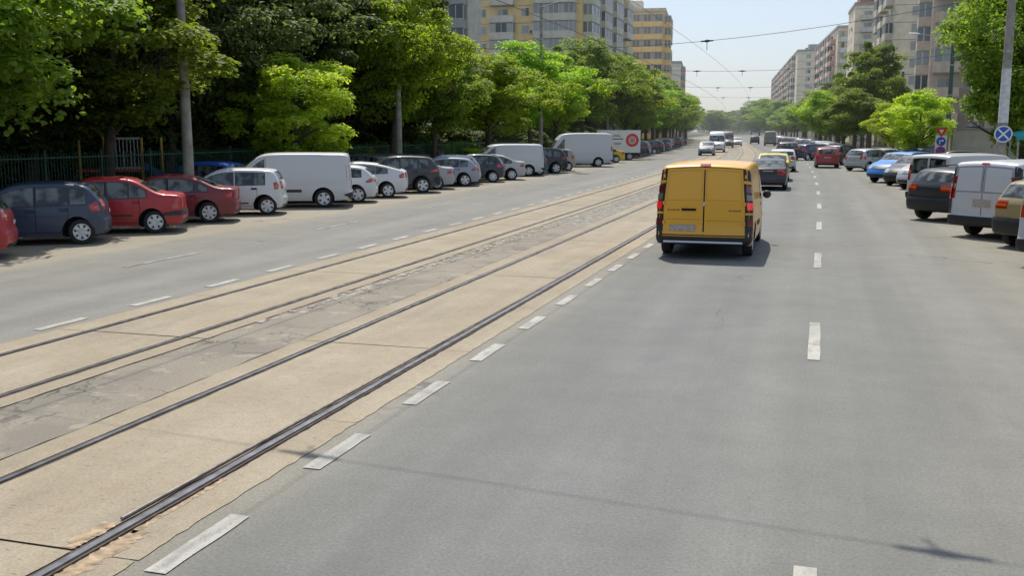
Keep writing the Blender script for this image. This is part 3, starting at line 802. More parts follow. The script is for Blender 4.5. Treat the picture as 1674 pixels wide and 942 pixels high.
def get_proto(key):
    if key not in PROTO:
        t, lod, rg = key; PROTO[key] = make_car(t, lod, rg)
    return PROTO[key]
KINDNAME = {'sedan': 'parked_sedan', 'coupe_sedan': 'parked_sedan', 'fastback': 'parked_hatchback', 'hatch': 'parked_hatchback', 'boxhatch': 'parked_hatchback', 'sporthatch': 'parked_hatchback', 'suv': 'parked_suv', 'van': 'parked_van', 'highvan': 'parked_van'}
def add_car(t, color, label, cat, x, y, heading, wheel=None, name=None, group=None, lod=0, scale=1, rg=False, wheelscale=None):
    """heading: degrees left of +Y. wheel: which wheel stands at (x, y): 'RL', 'RR' or None (centre)."""
    root = copy_tree(get_proto((t, lod, rg)), None, color)
    a = R(90+heading); T = TYPES[t]
    lx, ly = 0, 0
    if wheel: lx = (T['xf'] if wheel[0] == 'F' else T['xr'])-T['L']/2; ly = (T['W']/2)*(1 if wheel[1] == 'L' else -1)
    lx *= scale; ly *= scale
    root.location = (x-(lx*math.cos(a)-ly*math.sin(a)), y-(lx*math.sin(a)+ly*math.cos(a)), 0)
    root.rotation_euler = (0, 0, a); root.scale = (scale,)*3
    root.name = name or KINDNAME[t]
    tag(root, label, cat, group)
    return root
RED = (.40, .008, .018); MAROON = (.19, .008, .018); WHITE = (.66, .67, .68); SILVER = (.40, .41, .43); NAVY = (.022, .03, .05); BLACK = (.014, .014, .017)
GREY = (.09, .10, .115); BLUE = (.02, .13, .42); YELLOW = (.62, .42, .02); BEIGE = (.36, .33, .27); TEALC = (.03, .10, .13); GOLD = (.30, .24, .11)
GL = 'cars parked nose-in along the left kerb'
h = 117
L_ = [
 ('hatch', RED, 'bright red hatchback cut off by the left edge of the frame', 'car', -16.15, 16.2, h+10),
 ('hatch', (.02, .04, .085), 'dark blue-grey hatchback with light multi-spoke hubcaps, nearest whole car on the left', 'car', -16.39, 19.48, h+9),
 ('sedan', RED, 'bright red sedan with a dark rubbing strip on its bumper', 'car', -16.35, 22.16, h+5),
 ('coupe_sedan', MAROON, 'dark maroon sedan between the red sedan and a white hatchback', 'car', -16.72, 25.15, h+2),
 ('boxhatch', WHITE, 'white tall hatchback in front of the large white panel van', 'car', -16.57, 28.09, h-1),
 ('van', (.60, .61, .62), 'large white panel van with a black side strip, parked on the near left', 'van', -16.3, 31.37, h-3),
 ('sporthatch', WHITE, 'white sporty hatchback with big alloy wheels just beyond the white panel van', 'car', -16.21, 33.89, h-1),
 ('fastback', WHITE, 'white fastback car with a long sloping tail', 'car', -16.27, 36.73, h-3),
 ('suv', (.035, .042, .052), 'dark grey SUV with a black bumper between white cars', 'suv', -16.14, 40.08, h),
 ('coupe_sedan', SILVER, 'silver-white sedan tucked behind the dark grey SUV', 'car', -16.5, 42.7, h-3),
 ('sporthatch', (.30, .34, .42), 'pale blue-silver hatchback showing one bright alloy wheel', 'car', -16.2, 45.6, h-2),
 ('hatch', (.55, .56, .57), 'white hatchback beside the pale blue-silver one', 'car', -16.6, 47.5, h),
 ('hatch', (.02, .028, .05), 'dark navy hatchback left of the silver-beige sedan', 'car', -16.1, 49.6, h-8),
 ('coupe_sedan', (.46, .46, .46), 'silver-beige sedan in full side view in front of a white van', 'car', -15.87, 52.2, h),
 ('van', (.60, .61, .62), 'white panel van with red tail lamps behind the silver-beige sedan', 'van', -16.3, 57.0, h),
 ('hatch', TEALC, 'dark teal hatchback right behind the second white panel van', 'car', -16.1, 58.6, h),
 ('suv', (.02, .022, .032), 'black SUV just beyond the dark teal hatchback', 'suv', -15.75, 61.3, h),
 ('boxhatch', BEIGE, 'beige tall hatchback between the black SUV and a high-roofed van', 'car', -16.0, 65.5, h),
 ('highvan', (.56, .57, .60), 'long high-roofed white delivery van in the left row', 'van', -15.7, 73.5, h-4),
 ('hatch', (.03, .035, .04), 'charcoal hatchback behind the high-roofed white van', 'car', -16.2, 79.5, h),
 ('coupe_sedan', YELLOW, 'yellow sedan parked in front of the white box truck', 'car', -16.3, 83.5, h),
]
for i, (t, c, lab, cat, x, y, hd) in enumerate(L_):
    add_car(t, c, lab, cat, x, y, hd, 'RL', group=GL, lod=0 if i < 15 else 1, scale=.955)
random.seed(8)
cols = [(SILVER, 'silver'), ((.03, .03, .04), 'black'), ((.04, .05, .07), 'dark grey'), ((.05, .07, .065), 'dark green-grey'), (SILVER, 'silver'), ((.02, .02, .025), 'black'), ((.03, .04, .06), 'navy'), ((.06, .02, .02), 'dark red'), ((.03, .03, .035), 'black'), (SILVER, 'silver'), ((.05, .05, .06), 'grey'), ((.02, .03, .06), 'navy')]
ords = ['first', 'second', 'third', 'fourth', 'fifth', 'sixth', 'seventh', 'eighth', 'ninth', 'tenth', 'eleventh', 'twelfth', 'thirteenth', 'fourteenth', 'fifteenth', 'sixteenth', 'seventeenth', 'eighteenth', 'nineteenth', 'twentieth', 'twenty-first', 'twenty-second', 'twenty-third', 'twenty-fourth', 'twenty-fifth', 'twenty-sixth', 'twenty-seventh', 'twenty-eighth']
y = 96.0
for i in range(28):
    c, cn = cols[i % 12]; t = ['hatch', 'suv', 'hatch', 'boxhatch', 'suv', 'sedan'][random.randrange(6)]
    add_car(t, c, '%s %s in the far left row, %s past the white box truck' % (cn, {'hatch': 'hatchback', 'suv': 'SUV', 'boxhatch': 'tall hatchback', 'sedan': 'sedan'}[t], ords[i]), 'car', -15.7+curve(y)+random.uniform(-.2, .2), y, 112+math.degrees(-slope(y)), 'RL', group='small parked cars in the far left row', lod=1)
    y += 3.3+random.uniform(-.15, .3)
# second rank, under the trees
add_car('coupe_sedan', (.13, .02, .025), 'maroon car half hidden in the shade behind the dark blue-grey hatchback', 'car', -20.4, 16.6, 60, lod=0)
add_car('hatch', (.02, .022, .02), 'almost black car in tree shade at the far left edge', 'car', -20.6, 13.6, 60, lod=0)
add_car('hatch', (.02, .11, .50), 'bright blue hatchback parked behind the maroon sedan by the pole', 'car', -21.9, 32.4, 95, lod=0)
add_car('hatch', (.10, .11, .10), 'grey-green car in shade behind the dark grey SUV', 'car', -22.0, 45.6, 95, lod=0)
add_car('hatch', (.02, .02, .02), 'black car in shade left of the second white panel van', 'car', -23.5, 57.5, 95, lod=0)
# blocks of shade cars hidden: none

# right row
GR = 'cars parked at an angle on the right'
R_ = [
 ('van', (.50, .52, .56), 'grey-white van cut off by the right edge of the frame', 'van', 4.33, 22.3, -44, 'RL', False),
 ('suv', GOLD, 'gold-brown SUV with a black rear bumper at the right edge', 'suv', 4.25, 25.7, -46, 'RL', False),
 ('van', (.58, .59, .61), 'white panel van with pressed rear door panels parked on the near right', 'van', 3.72, 28.2, -43, 'RL', False),
 ('suv', (.018, .018, .023), 'dark grey SUV in front of the white vans on the right', 'suv', 2.95, 32.9, -46, 'RL', False),
 ('van', (.55, .53, .50), 'off-white van with vertical red lamps behind the dark grey SUV', 'van', 3.5, 38.6, -46, 'RL', True),
 ('hatch', (.03, .03, .035), 'black hatchback facing the road next to the white compact SUV', 'car', 3.95, 46.4, 145, 'FR', False),
 ('suv', (.42, .43, .45), 'white compact SUV parked facing the road beside the vans', 'suv', 3.6, 49.7, 145, 'FR', False),
 ('hatch', (.025, .028, .035), 'dark car facing the road beside the bright blue SUV', 'car', 3.15, 52.9, 145, 'FR', False),
 ('suv', (.02, .20, .60), 'bright blue compact SUV facing the road', 'suv', 2.6, 56.0, 142, 'FR', False),
 ('hatch', SILVER, 'silver hatchback between the blue SUV and the grey SUV', 'car', 3.4, 61.0, -43, 'RL', False),
 ('hatch', (.42, .43, .42), 'silver-white hatchback seen from behind beyond the blue SUV', 'car', 1.75, 71.6, -42, 'RL', False),
 ('hatch', (.34, .025, .03), 'red hatchback reversing into the lane', 'car', .35, 77.5, 2, None, False),
 ('suv', (.02, .024, .03), 'black SUV parked behind the red hatchback', 'suv', 1.6, 84.5, -30, None, False),
 ('hatch', (.02, .03, .08), 'dark blue hatchback parked left of the red hatchback', 'car', -1.0, 96.5, -38, None, False),
 ('sporthatch', (.55, .56, .56), 'white car roof showing above the silver-white hatchback', 'car', 4.6, 77.0, -45, None, False),
 ('suv', (.10, .11, .12), 'grey SUV facing the road behind the silver cars', 'suv', 6.0, 72.5, 130, None, False),
 ('hatch', (.02, .022, .03), 'black car in front of the low beige building', 'car', 7.4, 66.0, 90, None, False),
]
for (t, c, lab, cat, x, y, hd, wh, rg) in R_:
    add_car(t, c, lab, cat, x, y, hd, wh, group=GR, rg=rg, lod=0, scale=.94 if t == 'suv' or rg else .97)
random.seed(19)
y = 102
for i in range(26):
    c, cn = [(WHITE, 'white'), (BLACK, 'black'), (SILVER, 'silver'), (GREY, 'grey'), ((.03, .04, .07), 'navy')][random.randrange(5)]
    t = ['hatch', 'suv', 'boxhatch'][random.randrange(3)]
    add_car(t, c, '%s %s in the far right row, %s beyond the dark blue hatchback' % (cn, {'hatch': 'hatchback', 'suv': 'SUV', 'boxhatch': 'tall hatchback'}[t], ords[i]), 'car', 3.2+curve(y)+random.uniform(-.3, .3), y, -45+math.degrees(-slope(y)), None, group='small parked cars in the far right row', lod=1)
    y += 4.4+random.uniform(-.2, 1.2)

# moving traffic
add_car('coupe_sedan', (.018, .02, .026), 'dark sedan driving just ahead of the yellow van', 'car', -2.28, 48.4, 1, None, 'sedan', scale=.95)
tx = add_car('coupe_sedan', (.70, .60, .05), 'yellow taxi between the dark sedan and a white car', 'taxi', bearing(1256)*57, 57, 2, None, 'taxi')
add_car('sporthatch', (.55, .57, .58), 'white car ahead of the yellow taxi', 'car', bearing(1270)*70, 70, 3, None, 'hatchback', lod=1)
add_car('suv', (.02, .02, .024), 'dark car with red lamps ahead of the white car', 'suv', bearing(1277)*97, 97, 5, None, 'suv', lod=1)
add_car('hatch', (.23, .26, .28), 'pale grey car coming down the left lanes in front of the white minibus', 'car', bearing(1149)*112, 112, 183, None, 'hatchback', lod=1)
mv = add_car('highvan', (.62, .63, .64), 'white minibus coming towards the camera on the left', 'van', bearing(1165)*130, 130, 184, None, 'minibus', lod=1)
add_car('hatch', (.6, .61, .62), 'small white oncoming car near the end of the street', 'car', bearing(1197)*185, 185, 185, None, 'hatchback', lod=1)
add_car('highvan', (.10, .07, .07), 'dark van with a red-brown front behind the white minibus', 'van', bearing(1181)*165, 165, 185, None, 'delivery_van', lod=1)
add_car('highvan', (.22, .24, .22), 'grey-green van far up the right lane', 'van', bearing(1249)*190, 190, 5, None, 'delivery_van', lod=1)
add_car('suv', (.05, .05, .06), 'small dark car on the tracks far up the street', 'suv', bearing(1225)*215, 215, 5, None, 'suv', lod=1)

# ---- the yellow van, with its own rear doors
c = Car(TYPES['van'])
yv = add_car('van', (.78, .385, .015), 'yellow panel van driving away with its brake lamps lit', 'van', -1.29, 21.9, 0.3, 'RR', 'delivery_van')
for ch in list(yv.children):
    if ch.name.startswith('taillight') or ch.name.startswith('license_plate') or ch.name.startswith('rear_bumper'):
        bpy.data.objects.remove(ch)
w, r = c.w, c.r; arc = w-r+r*math.pi/2
rt = lambda z: min(c.cum[i] for i in range(len(c.top)//2) if c.top[i][1] >= z)
def rtz(z):   # continuous
    for i in range(len(c.top)//2):
        if c.top[i+1][1] >= z > c.top[i][1]: return c.cum[i]+(c.cum[i+1]-c.cum[i])*(z-c.top[i][1])/(c.top[i+1][1]-c.top[i][1])
    return rt(z)
for sg in (1, -1):
    mb = MB()                                     # dark corner column with the lamp stack
    c.patch(mb, rtz(.42), rtz(1.89), w-.125, arc+.07, .018, 0, sg, nt=24)
    c.patch(mb, rtz(1.60), rtz(1.66), w-.13, arc+.075, .022, 4, sg)
    c.patch(mb, rtz(.93), rtz(.97), w-.13, arc+.075, .022, 4, sg)
    c.patch(mb, rtz(1.24), rtz(1.38), w-.09, arc+.0, .025, 5, sg)
    c.patch(mb, rtz(1.42), rtz(1.56), w-.09, arc+.0, .025, 6, sg)
    c.patch(mb, rtz(1.03), rtz(1.19), w-.095, arc+.02, .027, 1, sg)
    c.patch(mb, rtz(.70), rtz(.83), w-.09, arc+.0, .025, 6, sg)
    o = mb.build('taillight', [M['black'], M['brake'], M['head'], M['tail'], M['paint'], lamp('dull clear lens', (.20, .17, .15)), lamp('dim red lens', (.16, .015, .015))], yv, 50); o.color = yv.color
    mb = MB(); t0, t1 = rtz(.60), rtz(1.90)      # each rear door: gap outline, plus shade of the pressed edges painted as darker lines
    def vline(q, a, b, th=.014, off=.004, m=0): c.patch(mb, rtz(a), rtz(b), q-th/2, q+th/2, off, m, sg, ns=1)
    def hline(z, a, b, th=.014, off=.004, m=0): c.patch(mb, rtz(z-th/2), rtz(z+th/2), a, b, off, m, sg, nt=1)
    vline(.007, .50, 1.90, .014); vline(w-.13, .50, 1.88, .012); hline(1.885, 0, w-.13, .012); hline(.50, 0, w-.13, .02)
    for (za, zb) in ((1.22, 1.83),):
        vline(.05, za, zb, .009, .003, 1); vline(w-.19, za, zb, .009, .003, 1); hline(za, .05, w-.19, .009, .003, 1); hline(zb, .05, w-.19, .009, .003, 1)
    hline(.80 if sg < 0 else .82, .05, w-.2, .012, .003, 1)
    dr = mb.build('rear_door', [M['under'], simple('pressed edge shade', (.50, .27, .012), .5)], yv)
    for zh in (.75, 1.15, 1.70):
        hb = MB(); x_, z_, nx, nz = c.P(rtz(zh)); hb.box(x_-c.L/2-.022, x_-c.L/2+.01, sg*(w-.155)-.02, sg*(w-.155)+.02, zh-.035, zh+.035); h_ = hb.build('hinge', [M['paint']], dr); h_.color = yv.color
    mb = MB()                                     # faint badge lettering as small relief bars
    for k in range(7):
        q = w-.46+k*.036; c.patch(mb, rtz(.995), rtz(1.02 if k % 3 else 1.03), q, q+.02, .006, 0, sg, nt=1, ns=1)
    mb.build('badge_letters', [M['trim']], yv)
mb = MB(); x_, z_, nx, nz = c.P(rtz(1.04))
mb.box(x_-c.L/2-.03, x_-c.L/2+.01, .16, .45, 1.0, 1.045); mb.build('rear_handle', [M['under']], yv)
mb = MB(); pts = [(0, .055), (.035, 0), (0, -.055), (-.035, 0)]
vs = [(x_-c.L/2-.012, p[0], 1.14+p[1]) for p in pts]+[(x_-c.L/2-.02, p[0]*.55, 1.14+p[1]*.55) for p in pts]
mb.add(vs, [(0, 1, 5, 4), (1, 2, 6, 5), (2, 3, 7, 6), (3, 0, 4, 7), (0, 1, 2, 3)]); mb.build('emblem', [M['chrome']], yv)
mb = MB(); c.patch(mb, rtz(1.905), rtz(1.945), -.12, .12, .014, 0); mb.build('brake_lamp', [M['tail']], yv)
mb = MB(); c.patch(mb, .02, rtz(.47), -(arc+.18), arc+.18, .022, 0, ns=30, nt=8); mb.build('rear_bumper', [M['black']], yv, 50)
mb = MB(); mb.tube([(-c.L/2-.07, s_*.80, .36) for s_ in (-1, -.5, 0, .5, 1)], .026, 8); mb.build('step_bar', [M['silverbar']], yv, 50)
mb = MB(); c.patch(mb, rtz(.58), rtz(.71), .16, .70, .012, 0); mb.build('license_plate', [M['plate']], yv)
# roof sign on the taxi
mb = MB(); mb.box(-.25, -.05, -.35, .35, 1.45, 1.56); mb.build('roof_sign', [M['signwhite']], tx)

# rear windows of the white van on the right: pressed, painted panels
def panel_van_rear(o, color):
    mb = MB()
    for sg in (1, -1):
        c.patch(mb, rtz(1.20), rtz(1.80), .06, w-.17, .006, 0, sg); c.patch(mb, rtz(1.165), rtz(1.835), .03, w-.14, .003, 1, sg)
    p = mb.build('rear_panel', [M['paint'], simple('panel shadow line', (.28, .29, .30), .5)], o); p.color = (*color, 1)
    mb = MB(); c.patch(mb, rtz(1.86), rtz(1.91), -.12, .12, .014, 0); mb.build('brake_lamp', [M['tail']], o)
    mb = MB(); c.patch(mb, rtz(.60), rtz(1.90), -.007, .007, .008, 0, ns=1); mb.build('rear_door', [M['under']], o)
    for sg in (1, -1):
        mb = MB(); c.patch(mb, rtz(.60), rtz(1.88), w-.10, arc+.06, .018, 0, sg, nt=20); c.patch(mb, rtz(.98), rtz(1.42), w-.07, arc+.02, .026, 1, sg); mb.build('lamp_column', [M['black'], M['tail']], o, 50)
for o in list(scn.objects):
    if o.get('label', '').startswith('white panel van with pressed'): panel_van_rear(o, (.62, .63, .65)); 

# ---- box truck in the left row
bt = thing('box_truck', 'white box truck with a red round logo on its cargo box', 'truck', (0, 0, 0), 0, GL)
hd = R(90+113); ca, sa = math.cos(hd), math.sin(hd)
bt.rotation_euler = (0, 0, hd); TX, TY = -18.6, 91.5; bt.location = (TX, TY, 0); bt.scale = (.8, .8, .8)
mb = MB(); mb.box(-3.4, 1.2, -1.12, 1.12, .85, 3.35); mb.box(-3.45, 1.25, -1.15, 1.15, 3.30, 3.38); mb.build('cargo_box', [M['white']], bt)
mb = MB()   # cab profile extruded
prof = [(1.35, .55), (3.35, .55), (3.40, 1.2), (3.0, 2.15), (2.8, 2.35), (1.4, 2.4)]
vs = [(p[0], -1.0, p[1]) for p in prof]+[(p[0], 1.0, p[1]) for p in prof]; n = 6
mb.add(vs, [tuple(range(6))[::-1], tuple(range(6, 12))]+[(i, (i+1) % n, (i+1) % n+n, i+n) for i in range(n)]); cab = mb.build('cab', [M['white']], bt)
mb = MB()
for sg in (1, -1):
    y_ = 1.004*sg; mb.add([(1.8, y_, 1.35), (3.2, y_, 1.35), (2.9, y_, 2.1), (1.8, y_, 2.15)], [(0, 1, 2, 3)])
mb.add([(3.38, -.9, 1.3), (3.38, .9, 1.3), (3.03, .9, 2.14), (3.03, -.9, 2.14)], [(0, 1, 2, 3)]); mb.build('window', [M['glass']], cab)
mb = MB(); mb.box(-3.3, 3.2, -.4, .4, .5, .85); mb.box(-3.4, -3.3, -1.05, 1.05, .45, .62); mb.build('chassis', [M['black']], bt)
tm, rm = wheel_meshes(.42, .26, 6); tm.materials.append(M['tyre']); rm.materials.append(M['rim']); rm.materials.append(M['rimdark'])
for cx in (-2.2, 2.6):
    for sg in (1, -1):
        o = link('wheel', tm, bt); o.location = (cx, sg*.95, .42); o.rotation_euler = (0, 0, 0 if sg > 0 else math.pi); link('rim', rm, o)
mb = MB()   # artwork on the left side of the box (y+ side)
Y = 1.126
def quad(x0, x1, z0, z1, m, dy=0): mb.add([(x0, Y+dy, z0), (x1, Y+dy, z0), (x1, Y+dy, z1), (x0, Y+dy, z1)], [(0, 1, 2, 3)], m)
quad(.15, 1.0, 1.6, 3.05, 1); quad(.21, .94, 1.67, 2.98, 0, .004); quad(.36, .80, 1.85, 2.75, 2, .008); quad(.5, .66, 2.05, 2.55, 0, .012)
def ring(cx, cz, r0, r1, m, dy):
    n = 32; vs = []
    for t in range(n):
        a = 2*math.pi*t/n; vs += [(cx+r0*math.cos(a), Y+dy, cz+r0*math.sin(a)), (cx+r1*math.cos(a), Y+dy, cz+r1*math.sin(a))]
    mb.add(vs, [(2*t, 2*t+1, (2*t+3) % (2*n), (2*t+2) % (2*n)) for t in range(n)], m)
ring(-2.45, 2.25, .42, .75, 2, .004); ring(-2.45, 2.25, .24, .32, 3, .004); ring(-2.45, 2.25, 0.01, .16, 2, .006)
for k, (a, b_, z) in enumerate(((-1.0, -.3, 2.85), (-1.1, -.2, 2.7), (-1.4, -.1, 2.42), (-1.2, -.3, 1.95), (-1.1, -.4, 1.8))): quad(a, b_, z-.03-(.05 if k == 2 else 0), z+.03, 3 if k != 2 else 1, .004)
mb.build('side_graphics', [M['white'], M['greenpaint'], M['signred'], M['trim']], bt)

# ------------------------------------------------------------------ trees
def tree_meshes(seed, H, Rr, trunk_h, leaf, nclu, per, flat=.55, asym=.25, tr=.16):
    rs = np.random.RandomState(seed); rnd = random.Random(seed)
    # limbs
    mb = MB(); lean = (rnd.uniform(-.3, .3), rnd.uniform(-.3, .3))
    base = [(0, 0, -.1), (lean[0]*.2, lean[1]*.2, trunk_h*.5), (lean[0]*.6, lean[1]*.6, trunk_h), (lean[0], lean[1], trunk_h+(H-trunk_h)*.35), (lean[0]*1.2, lean[1]*1.2, trunk_h+(H-trunk_h)*.75)]
    mb.tube(base, [tr*1.25, tr, tr*.85, tr*.5, tr*.15], 9)
    for k in range(11):
        a = k*2.4+rnd.uniform(-.4, .4); z0 = trunk_h*rnd.uniform(.85, 1.0)+(H-trunk_h)*.05*k*.6; el = rnd.uniform(.35, .95); l = Rr*rnd.uniform(.65, .95)
        p0 = Vector((lean[0]*.7, lean[1]*.7, z0)); d = Vector((math.cos(a)*math.cos(el), math.sin(a)*math.cos(el), math.sin(el)))
        pts = [p0, p0+d*l*.35+Vector((0, 0, .1)), p0+d*l*.7+Vector((rnd.uniform(-.2, .2), rnd.uniform(-.2, .2), .25)), p0+d*l]
        mb.tube(pts, [tr*.5, tr*.34, tr*.2, .02], 6)
        for j in range(2):
            q = pts[1+j]; d2 = (d+Vector((rnd.uniform(-.8, .8), rnd.uniform(-.8, .8), rnd.uniform(-.1, .5)))).normalized()
            mb.tube([q, q+d2*l*.25, q+d2*l*.45], [tr*.22, tr*.14, .015], 5)
    tm = mb.mesh('trunk', 60); tm.materials.append(M['bark'])
    # crown clusters
    cz = (H+trunk_h)/2; hz = (H-trunk_h)/2
    C = []; tries = 0
    ph = rs.uniform(0, 6.28, 6)
    while len(C) < nclu and tries < nclu*60:
        tries += 1
        v = rs.normal(size=3); v /= np.linalg.norm(v)
        rad = rs.uniform(.45, 1.0)**.6
        az = math.atan2(v[1], v[0])
        bump = 1+asym*math.sin(2*az+ph[0])*.5+asym*math.sin(3*az+ph[1]+2*v[2])*.6+asym*math.sin(5*v[2]+ph[2]+az)*.6
        wz = 1.0-.28*max(0, v[2])**2 - .25*max(0, -v[2])
        p = np.array([v[0]*Rr*rad*bump*wz, v[1]*Rr*rad*bump*wz, cz+v[2]*hz*rad*(1+asym*.3*math.sin(az*2+ph[3]))])
        if p[2] < trunk_h*.72: continue
        C.append(p)
    C = np.array(C); n = len(C)
    cr = rs.uniform(.32, .88, n)*Rr/3.0
    cen = np.repeat(C, per, axis=0); crr = np.repeat(cr, per)
    v = rs.normal(size=(n*per, 3)); v /= np.linalg.norm(v, axis=1)[:, None]
    v[:, 2] = np.where(rs.uniform(size=n*per) < .7, np.abs(v[:, 2]), v[:, 2])
    rr = rs.uniform(.55, 1.08, n*per)*crr
    pos = cen+v*rr[:, None]*np.array([1, 1, flat])
    pos[:, 2] -= .12*rs.uniform(size=n*per)
    nor = v*np.array([.7, .7, 1])+np.array([0, 0, .75])+rs.normal(size=(n*per, 3))*.45
    nor /= np.linalg.norm(nor, axis=1)[:, None]
    t = rs.normal(size=(n*per, 3)); t -= nor*np.sum(t*nor, axis=1)[:, None]; t /= np.linalg.norm(t, axis=1)[:, None]
    b = np.cross(nor, t); s = leaf*rs.uniform(.6, 1.25, n*per)
    s3 = s[:, None]
    # leaf: folded hexagonal blade (6 verts, 2 quads)
    P0 = pos-t*s3*.5; P3 = pos+t*s3*.55-nor*s3*.12
    P1 = pos-t*s3*.15+b*s3*.33+nor*s3*.06; P2 = pos+t*s3*.25+b*s3*.28+nor*s3*.03
    P4 = pos+t*s3*.25-b*s3*.28+nor*s3*.03; P5 = pos-t*s3*.15-b*s3*.33+nor*s3*.06
    V = np.stack([P0, P1, P2, P3, P4, P5], axis=1).reshape(-1, 3)
    k = np.arange(n*per)[:, None]*6
    F = np.concatenate([k+np.array([0, 1, 2, 3]), k+np.array([0, 3, 4, 5])], axis=0)
    me = bpy.data.meshes.new('crown'); me.vertices.add(len(V)); me.vertices.foreach_set('co', V.ravel())
    me.loops.add(F.size); me.loops.foreach_set('vertex_index', F.ravel().astype(np.int32))
    me.polygons.add(len(F)); me.polygons.foreach_set('loop_start', np.arange(0, F.size, 4, dtype=np.int32))
    me.update(calc_edges=True); me.validate()
    return tm, me
VAR = {}
def variant(k):
    if k in VAR: return VAR[k]
    S = dict(A=(1, 8, 3.2, 2.9, .165, 190, 190), B=(2, 8, 3.0, 2.8, .165, 175, 190), C=(3, 8, 3.3, 2.9, .165, 195, 190), Dk=(4, 8, 3.2, 1.2, .145, 240, 210), E=(5, 8, 2.9, 1.6, .17, 150, 190), Bu=(6, 8, 3.6, .3, .26, 120, 110))
    s = S[k]; VAR[k] = tree_meshes(*s, asym=.42 if k != 'Bu' else .15); return VAR[k]
def add_tree(k, leafm, x, y, H, Rr, label, group, rz=None, cat='tree', name='tree'):
    tm, cm = variant(k); bR = {'A': 3.2, 'B': 3.0, 'C': 3.3, 'Dk': 3.2, 'E': 2.9, 'Bu': 3.6}[k]
    t = thing(name, label, cat, (x, y, 0), random.uniform(0, 6.28) if rz is None else rz, group)
    tr = bpy.data.objects.new('trunk', tm); col.objects.link(tr); tr.parent = t
    cr = bpy.data.objects.new('crown', cm); col.objects.link(cr); cr.parent = t
    if not cm.materials: cm.materials.append(M['leaf'])
    cr.material_slots[0].link = 'OBJECT'; cr.material_slots[0].material = M[leafm]
    t.scale = (Rr/bR, Rr/bR, H/8.0)
    return t
random.seed(31)
GT = 'street trees in the left pavement'
def lt(px, X, k, lm, H, Rr, label, g=GT):
    x, y = on_lane(px, X); return add_tree(k, lm, x, y, H, Rr, label, g)
lt(-40, -20.6, 'A', 'leafmid', 8.2, 3.6, 'broad tree over the left edge of the frame')
lt(185, -22.8, 'B', 'leafmid', 8.2, 3.7, 'large leafy tree on the left overhanging the tall concrete pole')
lt(494, -20.6, 'E', 'leafbright', 5.9, 2.5, 'small round bright green tree behind the first white panel van')
lt(645, -21.3, 'A', 'leaf', 10.0, 3.3, 'tall fresh green tree behind the dark grey SUV')
lt(712, -21.6, 'B', 'leafmid', 7.8, 2.7, 'tree crowded between the tall green tree and the next one')
lt(800, -21.0, 'C', 'leaf', 7.4, 3.9, 'low spreading tree above the second white panel van')
lt(868, -21.3, 'A', 'leaf', 9.2, 3.7, 'tall tree right behind the low spreading tree')
lt(905, -20.8, 'B', 'leaf', 8.6, 4.0, 'tree above the high-roofed white van')
lt(950, -21.0, 'C', 'leafmid', 11.2, 4.4, 'tall tree above the gap between van and box truck')
lt(985, -20.6, 'A', 'leafmid', 10.6, 4.4, 'tall tree directly above the white box truck')
i = 0
x, y = on_lane(1012, -20.5)
names = ords
while y < 330:
    add_tree('ABCE'[i % 4], 'leafmid' if i % 3 else 'leaf', -20.3+curve(y)+random.uniform(-.6, .6), y, random.uniform(10.2, 12.0), random.uniform(4.0, 4.8), 'tree in the far left row, %s past the white box truck' % names[i], 'trees of the far left row')
    y += 8.5+random.uniform(-1, 1)+i*.15; i += 1
    if i > 26: break
# dark wood behind the fence: individual big trees
random.seed(77)
i = 0
def feet(y, X): return 'at the fence' 
wood = []
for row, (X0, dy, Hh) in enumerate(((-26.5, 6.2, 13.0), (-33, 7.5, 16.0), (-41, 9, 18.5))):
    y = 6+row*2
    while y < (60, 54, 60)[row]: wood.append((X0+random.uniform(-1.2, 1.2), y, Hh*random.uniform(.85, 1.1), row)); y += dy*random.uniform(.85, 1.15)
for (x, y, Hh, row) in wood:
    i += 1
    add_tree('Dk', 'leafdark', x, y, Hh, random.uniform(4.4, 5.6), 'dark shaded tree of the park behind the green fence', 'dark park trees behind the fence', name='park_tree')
y = 86
j = 0
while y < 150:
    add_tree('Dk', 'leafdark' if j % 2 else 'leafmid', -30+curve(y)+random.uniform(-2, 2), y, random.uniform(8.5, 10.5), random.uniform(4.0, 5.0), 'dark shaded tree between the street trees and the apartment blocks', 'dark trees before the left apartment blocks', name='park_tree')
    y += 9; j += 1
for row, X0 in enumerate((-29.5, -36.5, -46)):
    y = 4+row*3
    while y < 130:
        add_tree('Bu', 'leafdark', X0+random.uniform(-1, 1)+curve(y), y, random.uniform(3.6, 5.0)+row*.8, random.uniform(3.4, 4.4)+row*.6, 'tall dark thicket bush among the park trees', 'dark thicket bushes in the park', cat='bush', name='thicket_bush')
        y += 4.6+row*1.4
# shrubs along the fence
random.seed(5)
y = 14; j = 0
while y < 120:
    if 22 < y < 36: y += 3; continue
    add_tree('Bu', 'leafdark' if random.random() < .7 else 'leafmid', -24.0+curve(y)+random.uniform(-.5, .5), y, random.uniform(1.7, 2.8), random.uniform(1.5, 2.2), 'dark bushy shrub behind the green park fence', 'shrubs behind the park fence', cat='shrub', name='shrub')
    y += 3.0 if y < 60 else 4.5
x, y = on_lane(755, -22.4)
add_tree('Bu', 'leafbright', x, y, 1.9, 2.2, 'bright yellow-green sunlit hedge bush left of the second white van', None, cat='shrub', name='shrub')

